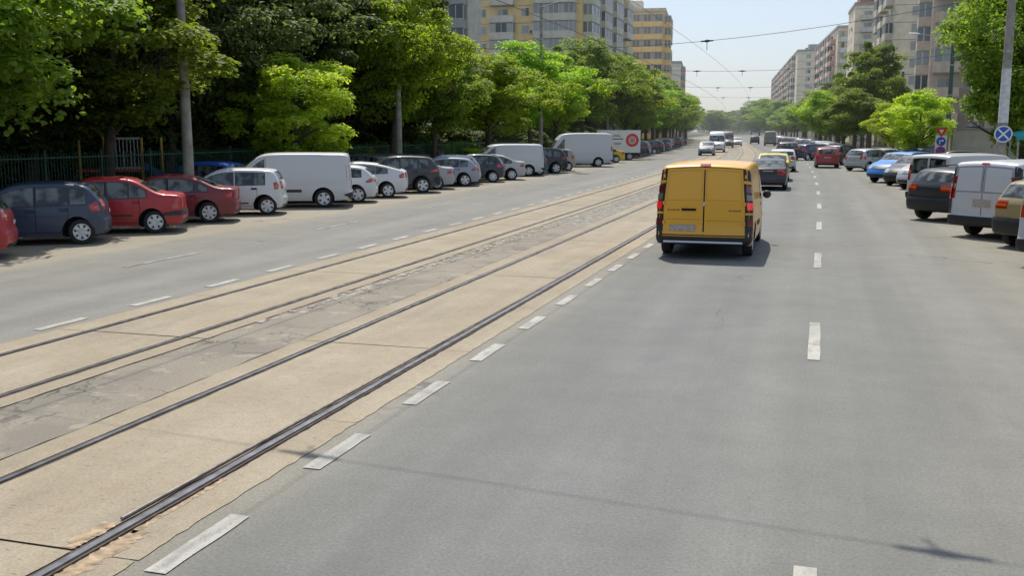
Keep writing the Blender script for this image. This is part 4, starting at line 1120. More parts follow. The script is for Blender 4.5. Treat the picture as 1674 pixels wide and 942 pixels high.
# right side trees
GRT = 'street trees on the right'
def rtree(px, X, k, lm, H, Rr, label):
    x, y = on_lane(px, X); add_tree(k, lm, x, y, H, Rr, label, GRT)
random.seed(12)
def rpx(px, y, *a): add_tree(*a[:2], bearing(px)*y, y, *a[2:], GRT)
rpx(1652, 55, 'Dk', 'leafmid', 11.4, 3.7, 'big dark green tree at the right edge behind the concrete pole')
rpx(1715, 60, 'Dk', 'leafmid', 13.0, 4.2, 'tall tree filling the upper right corner')
rpx(1486, 74, 'E', 'leafbright', 5.6, 2.3, 'low yellow-green tree left of the traffic signs')
rpx(1448, 84, 'A', 'leafbright', 4.6, 1.9, 'smallest yellow-green tree left of the low one')
rpx(1408, 112, 'B', 'leafmid', 11.4, 3.2, 'tall loose tree in front of the cream apartment tower')
rpx(1385, 104, 'C', 'leafmid', 6.4, 3.2, 'round green tree left of the low yellow-green ones')
rpx(1330, 130, 'A', 'leaf', 7.2, 3.3, 'fresh green tree in front of the balconied block')
rpx(1366, 140, 'E', 'leafmid', 7.6, 3.6, 'green tree between the fresh green and the tall loose tree')
y = 148; i = 0
random.seed(14)
while y < 420 and i < 26:
    add_tree('ABCE'[i % 4], 'leafmid' if i % 3 != 1 else 'leafdark', 12.0+curve(y)+random.uniform(-1.2, 1.2), y, random.uniform(8, 11.5), random.uniform(4.2, 5.4), 'tree in the far right row, %s beyond the fresh green tree' % ords[i], 'trees of the far right row')
    y += 10+i*.25; i += 1
for px_, yy_, H_, R_r, lab_ in ((1246, 470, 17, 9, 'tall dark tree group leader at the end of the right row'), (1232, 600, 21, 11, 'tallest hazy tree far down the right side'), (1219, 720, 18, 11, 'last hazy tree of the right side, beside the street end'),
                       (1160, 560, 14, 9, 'hazy tree closing the left row'), (1268, 430, 15, 8, 'dark tree in front of the long pale slab')):
    add_tree('Dk', 'leafmid', bearing(px_)*yy_, yy_, H_, R_r, lab_, 'hazy trees at the end of the street')
# end of the street: far wood as one mass
rs = np.random.RandomState(9)
tm, cm = variant('Dk')
bmv = []; 
me0 = cm
co = np.empty(len(me0.vertices)*3); me0.vertices.foreach_get('co', co); co = co.reshape(-1, 3)[:6*9000]
Vs = []; Fs = []; off = 0
fb = np.concatenate([np.arange(9000)[:, None]*6+np.array([0, 1, 2, 3]), np.arange(9000)[:, None]*6+np.array([0, 3, 4, 5])])
for k in range(26):
    yy = rs.uniform(560, 760); xx = curve(yy)+(-42+k*3.3 if k < 22 else rs.uniform(-50, 30)); sc = rs.uniform(1.5, 2.2)
    Vs.append(co*np.array([sc*1.3, sc*1.3, rs.uniform(1.5, 2.1)])+np.array([xx, yy, -1.5])); Fs.append(fb+off); off += len(co)
V = np.concatenate(Vs); F = np.concatenate(Fs)
me = bpy.data.meshes.new('distant_wood'); me.vertices.add(len(V)); me.vertices.foreach_set('co', V.ravel()); me.loops.add(F.size); me.loops.foreach_set('vertex_index', F.ravel().astype(np.int32))
me.polygons.add(len(F)); me.polygons.foreach_set('loop_start', np.arange(0, F.size, 4, dtype=np.int32)); me.update(calc_edges=True)
o = link('distant_wood', me, None, [M['leafdark']]); tag(o, 'hazy dark wood closing the end of the street', 'wood', kind='stuff')

# ------------------------------------------------------------------ fence and playground behind the left row
fn = thing('park_fence', 'dark green vertical-bar metal fence in the shade behind the parked cars', 'fence', (-22.2, 10, 0))
for k in range(26):
    y0 = k*2.5; mb = MB()
    for j in range(18):
        yy = y0+.13+j*.132; mb.box(-.009, .009, yy-.009, yy+.009, .25, 1.95)
    mb.box(-.015, .015, y0+.03, y0+2.47, .30, .34); mb.box(-.015, .015, y0+.03, y0+2.47, 1.80, 1.84)
    mb.build('fence_panel', [M['greenpaint']], fn)
    mb = MB(); mb.box(-.03, .03, y0-.03, y0+.03, 0, 2.05); mb.build('fence_post', [M['greenpaint']], fn)
x, y = on_lane(160, -24.4)
pg = thing('climbing_frame', 'playground climbing frame with a yellow arch and pale rails behind the fence', 'playground', (x, y, 0), R(35))
mb = MB(); mb.tube([(-.4, 0, 0), (-.4, 0, 2.3), (-.28, 0, 2.62), (0, 0, 2.75), (.28, 0, 2.62), (.4, 0, 2.3), (.4, 0, 0)], .05, 8); mb.build('arch', [M['yellowpaint']], pg, 50)
mb = MB()
for k in range(9): mb.box(.55+k*.12, .58+k*.12, -.02, .02, 1.35, 2.35)
mb.box(.5, 1.6, -.03, .03, 2.33, 2.4); mb.box(.5, 1.6, -.03, .03, 1.3, 1.36); mb.build('guard_rail', [simple('dull white rail', (.42, .43, .42), .6)], pg)
for px_, py_ in ((.5, .9), (1.65, 0), (2.3, .6)):
    mb = MB(); mb.tube([(px_, py_, 0), (px_, py_, 2.4)], .05, 8); mb.build('post', [M['yellowpaint']], pg, 50)
mb = MB(); mb.box(-.5, 1.7, -.02, 1.3, 1.2, 1.28); mb.build('platform', [M['signred']], pg)
mb = MB(); mb.add([(1.7, .2, 1.28), (1.7, .8, 1.28), (3.6, .8, .3), (3.6, .2, .3), (1.7, .2, 1.5), (3.6, .2, .5), (1.7, .8, 1.5), (3.6, .8, .5)], [(0, 1, 2, 3), (0, 3, 5, 4), (1, 2, 7, 6)]); mb.build('slide', [M['bluepaint']], pg)

# ------------------------------------------------------------------ poles, lamps, wires, signs
def lamp_arm(pole, h, side, reach=2.4, lift=.5):
    mb = MB(); mb.tube([(0, 0, h-.5), (side*.15, 0, h), (side*reach*.5, 0, h+lift*.6), (side*reach, 0, h+lift)], [.035, .035, .03, .025], 8)
    arm = mb.build('lamp_arm', [M['galv']], pole, 50)
    mb = MB(); vs = []; fs = []
    for (dx, sy, sz) in ((0, .3, .5), (.12, .8, .9), (.4, 1, 1), (.68, .8, .8), (.8, .3, .4)):
        for t in range(8):
            a = 2*math.pi*t/8; vs.append((side*(reach-.05+dx), .12*sy*math.cos(a), h+lift+.02+dx*.08+.06*sz*math.sin(a)))
    for i in range(4):
        for t in range(8): fs.append((i*8+t, i*8+(t+1) % 8, (i+1)*8+(t+1) % 8, (i+1)*8+t))
    fs += [tuple(range(8)), tuple(range(32, 40))]
    mb.add(vs, fs); mb.build('lamp_head', [M['white']], arm, 50)
def pole(x, y, H, r0, r1, label, mat='concretepole', arm=None, band=None, group=None, armh=None):
    p = thing('street_lamp' if arm else 'utility_pole', label, 'street lamp' if arm else 'pole', (x, y, 0), 0, group)
    mb = MB(); mb.tube([(0, 0, 0), (0, 0, H*.5), (0, 0, H)], [r0, (r0+r1)/2, r1], 16); mb.build('shaft', [M[mat]], p, 50)
    mb = MB()
    for z in (H*.55, H*.78, H-.25):
        rr = r0+(r1-r0)*z/H+.012; mb.tube([(0, 0, z-.05), (0, 0, z+.05)], rr, 16)
    mb.build('clamp', [M['galv']], p, 50)
    if band:
        ra = r0+(r1-r0)*band[0]/H+.004; rb = r0+(r1-r0)*band[1]/H+.004
        mb = MB(); mb.tube([(0, 0, band[0]), (0, 0, band[1])], [ra, rb], 16, cap=False); mb.build('whitewash_band', [M['whitewash']], p, 50)
    if arm: lamp_arm(p, armh or H-.3, arm)
    return p
PL = []; PR = []
x, y = on_lane(316, -20.0); PL.append((x, y)); pole(x, y, 9.5, .19, .12, 'tall concrete pole on the left, rising through the leafy tree', group='poles along the left pavement')
x, y = on_lane(657, -20.6); PL.append((x, y)); pole(x, y, 9.5, .17, .11, 'concrete lamp pole behind the dark grey SUV', arm=1, group='poles along the left pavement')
x, y = on_lane(883, -20.4); PL.append((x, y)); pole(x, y, 12.4, .17, .11, 'lamp pole above the high-roofed white van', arm=1, group='poles along the left pavement')
yy = y
for k, nm in enumerate(('first', 'second', 'third', 'fourth', 'fifth')):
    yy += 32; PL.append((-20.2+curve(yy), yy)); pole(-20.2+curve(yy), yy, 9.5, .17, .11, '%s lamp pole of the far left row, past the high-roofed van' % nm, arm=1, group='poles along the left pavement')
pR = pole(6.95, 45.3, 10.5, .21, .14, 'stout concrete pole on the right with a whitewashed band and a round blue sign', band=(2.95, 5.1), group='poles along the right pavement'); PR.append((7.1, 45.3))
PR.append((10.0+curve(83), 83)); pole(10.0+curve(83), 83, 9.6, .20, .13, 'dark green lamp post in front of the grey balconied block', 'rustygreen', arm=-1, group='poles along the right pavement')
for k, (nm, yy) in enumerate((('third', 112), ('fourth', 146), ('fifth', 180), ('sixth', 214))):
    PR.append((10.0+curve(yy), yy)); pole(10.0+curve(yy), yy, 8.6, .18, .12, '%s lamp post from the front on the right side, partly hidden by trees' % nm, 'rustygreen', arm=-1, group='poles along the right pavement')
pole(9.6, 9.0, 9.5, .2, .13, 'pole on the right beside the camera', group='poles along the right pavement')
pole(-20.6, 12.2, 9.5, .2, .13, 'pole on the left beside the camera', group='poles along the left pavement')
# spans
def wire(pts, r, label, name='span_wire', cat='wire', insul=(), group='overhead wires'):
    mb = MB(); mb.tube(pts, r, 5); o = mb.build(name, [M['wire']]); tag(o, label, cat, group)
    for p in insul:
        mb = MB(); d = (Vector(pts[-1])-Vector(pts[0])).normalized(); P_ = Vector(p)
        mb.tube([P_-d*.28, P_-d*.12, P_-d*.05, P_+d*.05, P_+d*.12, P_+d*.28], [.03, .035, .06, .06, .035, .03], 8); mb.tube([P_, P_-Vector((0, 0, .4))], .015, 5)
        mb.build('insulator', [M['wire']], o)
    return o
def span(a, b, low, n=16, xs=(-5.06, -8.41), r=.011, label='', yc=None):
    A, B = Vector(a), Vector(b); pts = []
    for i in range(n+1):
        t = i/n; p = A.lerp(B, t); sag = 4*low*t*(1-t); pts.append(p-Vector((0, 0, sag)))
    ins = []
    for X in xs:
        t = (X-A.x)/(B.x-A.x)
        if 0 < t < 1: ins.append(A.lerp(B, t)-Vector((0, 0, 4*low*t*(1-t))))
    wire(pts, r, label, insul=ins)
span((-20.6, 12.2, 7.2), (9.6, 9.0, 7.6), .9, r=.006, label='overhead span wire crossing above the foreground', xs=(-5.3, -.6))
span((PL[1][0], PL[1][1], 7.0), (6.95, 45.3, 8.1), 1.05, label='nearest span wire seen against the sky, with an insulator', xs=(-5.1,))
for k, (a, b, nm) in enumerate(((PL[2], PR[1], 'second'), ((PL[3][0], PL[3][1]), PR[2], 'third'), (PL[4], PR[3], 'fourth'))):
    cc = curve(b[1]); span((a[0], a[1], 8.0), (b[0], b[1], 8.3), 1.0, label='%s span wire across the street, beyond the nearest one' % nm, xs=(-5.06+cc, -8.41+cc), r=.012)
for X, nm in ((-5.06, 'right'), (-8.41, 'left')):
    pts = [(X+curve(y)+.15*math.sin(y/24), y, 6.0) for y in range(-10, 300, 6)]
    wire(pts, .0055 if nm == 'right' else .010, 'tram contact wire above the %s-hand track' % nm, 'contact_wire')

# signs
def round_sign(parent_loc, z, name, label, kind, rz=0, r=.32, parent=None):
    t = thing(name, label, 'traffic sign', (*parent_loc[:2], 0), rz) if parent is None else parent
    return t
# round blue sign with a white cross on the concrete pole
s = thing('round_sign', 'round blue sign with a white diagonal cross fixed to the concrete pole', 'traffic sign', (6.95, 45.02, 2.5))
mb = MB(); mb.disc((0, -.02, 0), .34, m=0, th=.015); mb.disc((0, -.026, 0), .29, m=1, th=.006)
for a in (R(45), R(-45)):
    ca, sa = math.cos(a), math.sin(a); pr = [(-.27, -.033), (.27, -.033), (.27, .033), (-.27, .033)]
    mb.add([(p*ca-q*sa, -.031-(.002 if a > 0 else 0), p*sa+q*ca) for p, q in pr], [(0, 1, 2, 3)], 0)
mb.build('sign_plate', [M['signwhite'], M['signblue']], s)
mb = MB(); mb.box(-.2, .2, -.0, .03, -.03, .03); mb.build('bracket', [M['galv']], s)
x0, y0 = on_lane(1523, 7.6)
sg = thing('sign_post', 'grey post carrying a yield triangle and two round signs', 'sign post', (x0, y0, -.5))
mb = MB(); mb.tube([(0, 0, 0), (0, 0, 3.35)], .035, 10); mb.build('post', [M['galv']], sg, 50)
mb = MB(); 
def tri(rr, dy, m): mb.add([(rr*math.sin(a), dy, 3.12+rr*-math.cos(a)*1.0) for a in (0, R(120), R(240))], [(0, 1, 2)], m)
tri(.42, -.05, 0); tri(.17, -.056, 1); mb.build('yield_sign', [M['signred'], M['signwhite']], sg)
mb = MB(); mb.disc((0, -.06, 2.48), .30, m=0); mb.disc((0, -.066, 2.48), .275, m=1, th=.006)
mb.add([(-.10, -.072, 2.30), (-.04, -.072, 2.30), (-.04, -.072, 2.50), (-.10, -.072, 2.56)], [(0, 1, 2, 3)], 0)
mb.add([(-.10, -.073, 2.56), (-.04, -.073, 2.50), (.06, -.073, 2.50), (.06, -.073, 2.56)], [(0, 1, 2, 3)], 0)
mb.add([(.06, -.072, 2.44), (.18, -.072, 2.53), (.06, -.072, 2.62)], [(0, 1, 2)], 0)
mb.build('turn_right_sign', [M['signwhite'], M['signblue']], sg)
mb = MB(); mb.disc((0, -.06, 1.88), .30, m=0); mb.disc((0, -.066, 1.88), .24, m=1, th=.006)
for a in (R(45), R(-45)):
    ca, sa = math.cos(a), math.sin(a); pr = [(-.26, -.025), (.26, -.025), (.26, .025), (-.26, .025)]
    mb.add([(p*ca-q*sa, -.071-(.002 if a > 0 else 0), 1.88+p*sa+q*ca) for p, q in pr], [(0, 1, 2, 3)], 0)
mb.build('no_stopping_sign', [M['signred'], M['signblue']], sg)
mb = MB(); mb.box(-.33, .33, -.035, -.02, 1.5, 2.85); mb.build('backing_board', [M['signwhite']], sg)

# low beige building and awning at the right
lb = thing('low_building', 'low beige flat-roofed building behind the signs on the right', 'building', (8.35, 74, 0))
mb = MB(); mb.box(0, 5.2, 0, 8, 0, 2.75); mb.build('wall', [simple('beige plaster', (.40, .37, .31), .9, var=.12, scale=1.5)], lb)
mb = MB(); mb.box(-.12, 5.32, -.12, 8.12, 2.753, 2.86); mb.build('roof', [simple('parapet', (.30, .28, .25), .9, var=.2)], lb)
mb = MB(); mb.box(-.03, -.004, 2.2, 3.4, .1, 2.3); mb.build('door', [M['rustygreen']], lb)
kx = thing('market_stall', 'small kiosk with a teal awning at the right edge', 'kiosk', (9.1, 50.2, 0))
mb = MB(); mb.add([(-.9, -.6, 2.35), (2.4, -.6, 2.9), (2.4, 1.6, 3.1), (-.9, 1.6, 2.55)], [(0, 1, 2, 3)]); mb.add([(-.9, -.6, 2.2), (2.4, -.6, 2.75), (2.4, -.6, 2.9), (-.9, -.6, 2.35)], [(0, 1, 2, 3)]); mb.build('awning', [M['teal']], kx)
for p in ((-.8, -.5), (2.3, -.5), (-.8, 1.5), (2.3, 1.5)):
    mb = MB(); mb.box(p[0]-.03, p[0]+.03, p[1]-.03, p[1]+.03, 0, 2.36+(p[0]+.9)*.166); mb.build('post', [M['galv']], kx)
mb = MB(); mb.box(-.7, 2.2, -.3, 1.4, 0, 1.1); mb.build('counter', [M['rustygreen']], kx)

# ------------------------------------------------------------------ apartment blocks
def bmat(name, c, var=.12): return simple(name, c, .9, var=var, scale=.8)
BM = dict(grey=bmat('weathered panel', (.62, .57, .48), .15), yellow=bmat('ochre render', (.86, .62, .28)), cream=bmat('cream render', (.86, .74, .56)), brown=bmat('brown-grey panel', (.66, .53, .41), .18),
          darkgrey=bmat('dark balcony', (.36, .35, .32), .2), brick=bmat('red brick', (.50, .16, .10)), pale=bmat('pale render', (.84, .78, .68)), parapet=bmat('balcony parapet', (.64, .59, .50), .15), orange=bmat('orange parapet', (.68, .34, .22), .15), blue=bmat('pale blue', (.50, .60, .68)))
def winglass():
    m, nt, b = newmat('building window'); oi = N(nt, 'ShaderNodeObjectInfo')
    r_ = N(nt, 'ShaderNodeValToRGB'); r_.color_ramp.elements[0].color = (.03, .035, .04, 1); r_.color_ramp.elements[1].color = (.34, .36, .37, 1); r_.color_ramp.elements[1].position = .9
    nt.links.new(oi.outputs['Random'], r_.inputs[0]); nt.links.new(r_.outputs[0], b.inputs['Base Color']); b.inputs['Roughness'].default_value = .12
    return m
M['bwin'] = winglass(); M['bframe'] = simple('window frame', (.62, .62, .60), .6); M['curtain'] = simple('curtain', (.42, .42, .40), .9)
WM = {}
def win_mesh(w, h, nd):
    k = (round(w, 2), round(h, 2), nd)
    if k in WM: return WM[k]
    mb = MB(); mb.box(-w/2, w/2, -.02, .06, 0, h, 0)
    f = .07
    mb.box(-w/2-.03, w/2+.03, -.06, .05, -.05, f, 1); mb.box(-w/2-.03, w/2+.03, -.06, .05, h-f, h+.03, 1)
    for i in range(nd+1):
        x = -w/2+w*i/nd; mb.box(x-f/2, x+f/2, -.055, .05, f+.002, h-f-.002, 1)
    # a curtain behind one of the panes, standing just proud of the dark glass
    if nd > 1: mb.box(-w/2+.08, -w/2+w/nd-.06, -.026, -.022, f, h-f, 2)
    me = mb.mesh('window'); me.materials.append(M['bwin']); me.materials.append(M['bframe']); me.materials.append(M['curtain'])
    WM[k] = me; return me
BMs = {}
def balc_mesh(w, d, ph, mat, glazed, fh=2.8):
    k = (w, d, ph, mat, glazed)
    if k in BMs: return BMs[k]
    mb = MB(); mb.box(-w/2, w/2, -d, -.005, -.12, 0, 0)                    # slab
    mb.box(-w/2, w/2, -d, -d+.08, .002, ph, 1); mb.box(-w/2, -w/2+.08, -d+.082, -.005, .002, ph, 1); mb.box(w/2-.08, w/2, -d+.082, -.005, .002, ph, 1)
    if glazed:
        H2 = fh-.13
        mb.box(-w/2+.05, w/2-.05, -d+.05, -.01, ph+.003, H2, 2)
        n = max(2, int(w/.85))
        for i in range(n+1):
            x = -w/2+.06+(w-.12)*i/n; mb.box(x-.04, x+.04, -d+.01, -d+.045, ph+.004, H2-.002, 3)
        mb.box(-w/2, w/2, -d, -d+.046, H2-.001, H2+.08, 3); mb.box(-w/2, w/2, -d-.005, -d+.046, ph+.004, ph+.07, 3)
        mb.box(-w/2+.01, -w/2+.045, -d*.55, -d*.45, ph+.004, H2-.002, 3); mb.box(w/2-.045, w/2-.01, -d*.55, -d*.45, ph+.004, H2-.002, 3)
        for i in range(n):
            if (i*7+int(w*10)) % 3 == 0:
                x0 = -w/2+.06+(w-.12)*i/n; mb.box(x0+.06, x0+(w-.12)/n-.06, -d+.047, -d+.0495, ph+.08, H2-.1, 4)
    me = mb.mesh('balcony')
    for m_ in (BM['darkgrey'], BM[mat], M['bwin'], M['bframe'], M['curtain']): me.materials.append(m_)
    BMs[k] = me; return me
def ac_mesh():
    if 'ac' not in WM:
        mb = MB(); mb.box(-.4, .4, -.36, -.04, 0, .55, 0); mb.box(-.33, .1, -.365, -.3605, .06, .49, 1); mb.box(-.3, -.24, -.3, 0, -.08, -.002, 1); mb.box(.24, .3, -.3, 0, -.08, -.002, 1)
        me = mb.mesh('air_conditioner'); me.materials.append(M['bframe']); me.materials.append(M['trim']); WM['ac'] = me
    return WM['ac']
def face_items(root, org, ang, items, floors, z0, fh, seed):
    """org: wall origin; ang: direction of wall run (radians); outward normal is to the right of the run."""
    rnd = random.Random(seed); ca, sa = math.cos(ang), math.sin(ang)
    for f in range(floors):
        z = z0+f*fh
        for it in items:
            kind, u = it[0], it[1]; x, y = org[0]+ca*u, org[1]+sa*u
            if kind == 'w':
                o = link('window', win_mesh(it[2], it[3], it[4]), root); o.location = (x, y, z+.9)
            else:
                glz = rnd.random() < it[6]
                o = link('balcony', balc_mesh(it[2], it[3], it[4], it[5], glz), root); o.location = (x, y, z)
                if not glz: 
                    o2 = link('window', win_mesh(min(1.8, it[2]*.6), 2.1, 2), root); o2.location = (x, y, z+.1); o2.rotation_euler = (0, 0, ang)
            o.rotation_euler = (0, 0, ang)
            if kind == 'w' and rnd.random() < .22:
                ac = link('air_conditioner', ac_mesh(), root); ac.location = (x+ca*(it[2]/2+.55), y+sa*(it[2]/2+.55), z+.75+rnd.uniform(0, .5)); ac.rotation_euler = (0, 0, ang)
def block(label, corner, ang, depth, length, floors, wallm, front_items, side_items, seed, roof='darkgrey', fh=2.8, side=1, left=True, endm=None, penthouse=True):
    """corner: the corner nearest the road and the camera. The end wall runs away from the road, the street wall runs along it."""
    Hh = floors*fh+1.6
    b = thing('apartment_block', label, 'building', (corner[0], corner[1], 0), ang)
    sx = -1 if left else 1       # local: street along +y, end wall along sx*x
    mb = MB(); x0, x1 = (-depth, 0) if left else (0, depth)
    mb.box(x0, x1, 0, length, -.2, Hh); mb.build('wall', [BM[wallm]], b)
    mb = MB(); mb.box(x0-.25, x1+.25, -.25, length+.25, Hh+.003, Hh+.25)
    for p in (.0,): mb.box(x0-.2, x1+.2, -.2, 0.0, Hh+.252, Hh+.7); mb.box(x1-.02 if left else x0-.2, x1+.2 if left else x0+.02, .003, length+.2, Hh+.252, Hh+.7)
    rf = mb.build('roof', [BM[roof]], b)
    if penthouse:
        mb = MB()
        for k in range(max(1, int(length/16))): mb.box(x0+depth*.3, x0+depth*.7, 4+k*16, 9+k*16, Hh+.253, Hh+2.9)
        mb.build('lift_house', [BM['brick'] if endm == 'brick' else BM[roof]], rf)
    # end wall facing the camera: run from left to right seen from the camera -> angle 0
    face_items(b, (x0, -.004), 0, side_items, floors, .9, fh, seed)
    # street wall
    if left: face_items(b, (.004, 0), math.pi/2, front_items, floors, .9, fh, seed+1)
    else: face_items(b, (-.004, length), -math.pi/2, front_items, floors, .9, fh, seed+1)
    # floor bands
    mb = MB()
    for f in range(1, floors+1):
        z = .9+f*fh-.12; mb.box(x0-.02, x1+.02, -.018, -.002, z-.1, z+.02)
    mb.build('floor_band', [BM[roof]], b)
    return b
def corner_at(px, X):
    return on_lane(px, X)
# left, nearest grey one
t = bearing(768); yA = 118
block('grey apartment block glimpsed behind the tall trees on the left', (t*yA, yA), 0, 20, 5, 11, 'grey', [], [('w', 3, 1.4, 1.4, 2), ('b', 18.3, 3.0, 1.0, 1.0, 'darkgrey', .9)], 1)
# ochre block with grey balconies
t = bearing(945); yB = 165
fi = []
for k in range(4): fi += [('b', 5+k*10.5, 6.4, 1.5, 1.1, 'parapet', .9), ('w', 10.2+k*10.5, 1.3, 1.4, 2)]
block('ochre and grey apartment block with stacked glazed balconies, upper left of the street', (t*yB, yB), 0, 18.6, 44, 11, 'yellow', fi,
      [('w', 1.7, 1.3, 1.4, 2), ('b', 5.3, 4.2, 1.0, 1.1, 'parapet', .8), ('w', 9.2, 1.3, 1.4, 2), ('b', 14.3, 7.0, 1.2, 1.1, 'parapet', 1.0)], 2)
# yellow-banded block
t = bearing(1077); yC = 236
fi = []
for k in range(2): fi += [('b', 4+k*8, 5.2, 1.3, 1.15, 'yellow', .9)]
block('yellow-banded apartment block beyond the ochre one on the left', (t*yC, yC), R(6), 18, 18, 10, 'yellow', fi, [('b', 3.2, 4.6, 1.2, 1.15, 'yellow', 1), ('b', 13.3, 8.6, 1.2, 1.15, 'yellow', 1)], 3, roof='grey')
t = bearing(1104); yD = 330
block('small pale red-striped block peeping over the left trees', (t*yD, yD), R(6), 14, 16, 8, 'pale', [('b', 4, 5, 1.2, 1.1, 'orange', .8), ('b', 12, 5, 1.2, 1.1, 'orange', .8)], [('b', 4, 5, 1.2, 1.1, 'orange', .8), ('w', 10, 1.4, 1.4, 2)], 4, penthouse=False)
# right side
t = bearing(1497); y1 = 128
fi = []
for k in range(3): fi += [('b', 3.2+k*7, 4.4, 1.4, 1.1, 'brown', .8), ('w', 6.9+k*7, 1.2, 1.4, 2)]
# staggered bays of the nearest grey-brown block: three stepped volumes
block('grey-brown apartment block with stacked balconies, nearest on the right', (t*y1, y1), R(-3), 5.2, 9, 12, 'brown', fi[:2], [('b', 1.8, 2.9, 1.1, 1.1, 'brown', .7), ('w', 4.3, 1.2, 1.4, 2)], 5, left=False, roof='grey')
block('grey-brown apartment wing stepping out beside the nearest right block', (t*y1+5.4, y1-7), R(-2), 7, 15, 12, 'brown', [('b', 11.5, 4.4, 1.3, 1.1, 'cream', .9)], [('b', 2.4, 4.2, 1.3, 1.1, 'brown', .9), ('w', 5.7, 1.3, 1.4, 2)], 15, left=False, roof='grey')
block('broad grey apartment block behind the big tree on the right', (t*y1+12.8, y1-14), R(-2), 26, 20, 12, 'grey', [], [('b', 3, 4.4, 1.3, 1.1, 'parapet', .8), ('w', 7, 1.3, 1.4, 2), ('b', 12, 4.4, 1.3, 1.1, 'parapet', .6), ('w', 16, 1.3, 1.4, 2), ('b', 21, 4.4, 1.3, 1.1, 'parapet', .8)], 6, left=False)
t = bearing(1437); y2 = 182
fi = []
for k in range(3): fi += [('b', 4+k*8, 4.6, 1.2, 1.1, 'cream' if k % 2 else 'parapet', .7), ('w', 7.6+k*8, 1.2, 1.4, 2)]
block('cream apartment tower with a plain windowed end wall on the right', (t*y2, y2), R(3), 14, 24, 11, 'cream', fi, [('w', 3.6, 1.7, 1.5, 2), ('w', 9.5, 1.7, 1.5, 2)], 7, left=False)
t = bearing(1350); y3 = 288
fi = []
for k in range(7): fi += [('b', 4+k*8, 5.0, 1.3, 1.1, 'orange' if k % 2 == 0 else 'pale', .7), ('w', 7.8+k*8, 1.2, 1.4, 2)]
block('balconied apartment block with orange parapets, beyond the cream tower', (t*y3, y3), R(5), 16, 60, 10, 'cream', fi, [('b', 3.5, 5.6, 1.2, 1.1, 'blue', 1), ('w', 10.5, 1.6, 1.5, 2)], 8, left=False, endm='brick')
t = bearing(1374); y5 = 262
b5 = block('plain block with a red-brick roof house between the cream tower and the balconied one', (t*y5+.2, y5), R(3), 16, 20, 11, 'cream', [('w', 5, 1.4, 1.4, 2), ('w', 12, 1.4, 1.4, 2)], [('b', 3, 3.5, 1.2, 1.1, 'parapet', .7), ('w', 9, 1.5, 1.5, 2)], 9, left=False, endm='brick')
mb = MB(); mb.box(1.0, 11, 1, 9, 32.66, 36.6); mb.box(.8, 11.2, .8, 9.2, 36.603, 36.9, 1); mb.build('roof_house', [BM['brick'], BM['darkgrey']], b5)
t = bearing(1288); y4 = 405
fi = []
for k in range(14): fi += [('b', 6+k*14, 6.6, 1.4, 1.2, 'orange' if k % 3 == 0 else 'parapet', .6), ('w', 12+k*14, 1.6, 1.5, 2)]
block('long pale apartment slab far down the right side', (t*y4, y4), R(5), 14, 205, 11, 'cream', fi[:14*2], [('w', 4, 1.6, 1.5, 2)], 10, left=False)
for i_, (px, yy, ln, fl, lab) in enumerate(((1166, 760, 26, 5, 'distant hazy block at the left end of the street'), (1186, 840, 30, 6, 'distant hazy block in the middle of the street end'), (1204, 900, 30, 5, 'low distant hazy block right of the other two'))):
    t = bearing(px); block(lab, (t*yy, yy), 0, 26, 14, fl, 'pale', [], [('w', 4, 2.2, 1.6, 2), ('w', 9, 2.2, 1.6, 2), ('w', 14, 2.2, 1.6, 2), ('w', 20, 2.2, 1.6, 2)], 40+i_, left=False, penthouse=False)

# remove the unplaced sources
def rm_tree(o):
    for ch in list(o.children): rm_tree(ch)
    bpy.data.objects.remove(o)
for k, p in PROTO.items(): rm_tree(p)

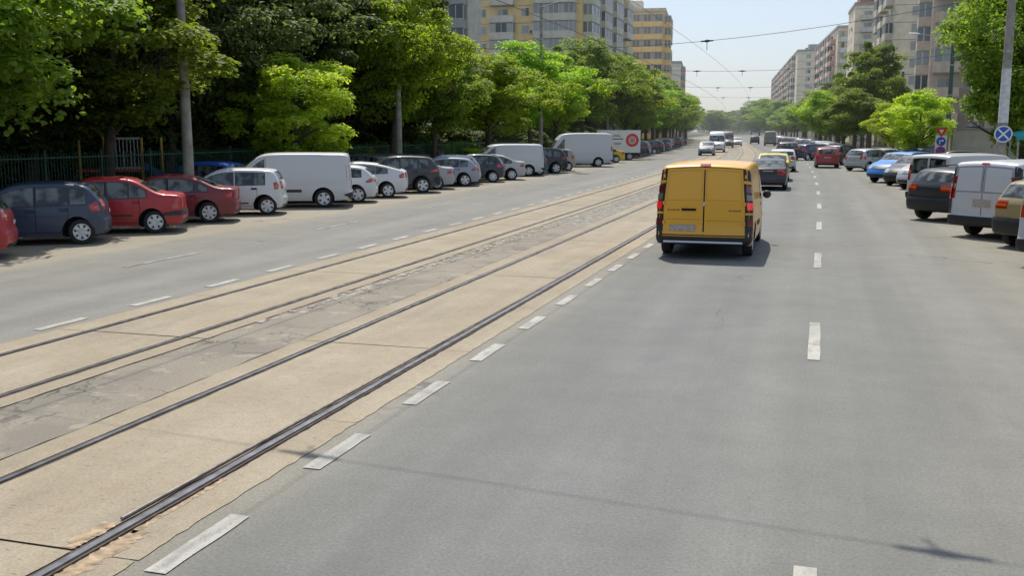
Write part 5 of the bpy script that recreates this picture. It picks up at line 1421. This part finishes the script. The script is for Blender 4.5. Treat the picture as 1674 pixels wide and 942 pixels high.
# ------------------------------------------------------------------ light, sky, haze
AZ = R(-22); EL = R(60)
wd = bpy.data.worlds.new('World'); scn.world = wd; wd.use_nodes = True
nt = wd.node_tree; bg = nt.nodes['Background']; sky = nt.nodes.new('ShaderNodeTexSky'); sky.sky_type = 'NISHITA'
sky.sun_disc = False; sky.sun_elevation = EL; sky.sun_rotation = AZ; sky.air_density = 1.0; sky.dust_density = 1.3; sky.ozone_density = 1.0
tint = nt.nodes.new('ShaderNodeMix'); tint.data_type = 'RGBA'; tint.blend_type = 'MULTIPLY'; tint.inputs[0].default_value = 1; tint.inputs[7].default_value = (.94, .975, 1.09, 1)
nt.links.new(sky.outputs[0], tint.inputs[6]); pale = nt.nodes.new('ShaderNodeMix'); pale.data_type = 'RGBA'; pale.inputs[0].default_value = .38; pale.inputs[7].default_value = (4.0, 4.5, 4.85, 1)
nt.links.new(tint.outputs[2], pale.inputs[6]); nt.links.new(pale.outputs[2], bg.inputs[0]); bg.inputs[1].default_value = .15
sl = bpy.data.lights.new('sun', 'SUN'); sl.energy = 4.3; sl.angle = R(.6); sl.color = (1, .94, .83)
so = bpy.data.objects.new('sun', sl); col.objects.link(so)
sd = Vector((math.sin(AZ)*math.cos(EL), math.cos(AZ)*math.cos(EL), math.sin(EL)))
so.rotation_euler = sd.to_track_quat('Z', 'Y').to_euler(); so.location = (0, 0, 50)
# summer haze down the street
HAZE = True
if HAZE:
    mb = MB(); mb.box(-900, 900, 60, 1500, -5, 90); hz = mb.build('haze', [])
    m = bpy.data.materials.new('haze'); m.use_nodes = True; nt = m.node_tree; nt.nodes.clear()
    out = nt.nodes.new('ShaderNodeOutputMaterial'); vs_ = nt.nodes.new('ShaderNodeVolumeScatter'); vs_.inputs['Density'].default_value = .00036; vs_.inputs['Anisotropy'].default_value = .35
    vs_.inputs['Color'].default_value = (.88, .95, 1, 1)
    nt.links.new(vs_.outputs[0], out.inputs['Volume']); hz.data.materials.append(m); hz['kind'] = 'structure'
scn.view_settings.view_transform = 'Standard'; scn.view_settings.look = 'None'; scn.view_settings.exposure = 0
scn.cycles.max_bounces = 6; scn.cycles.transparent_max_bounces = 6; scn.cycles.volume_bounces = 0
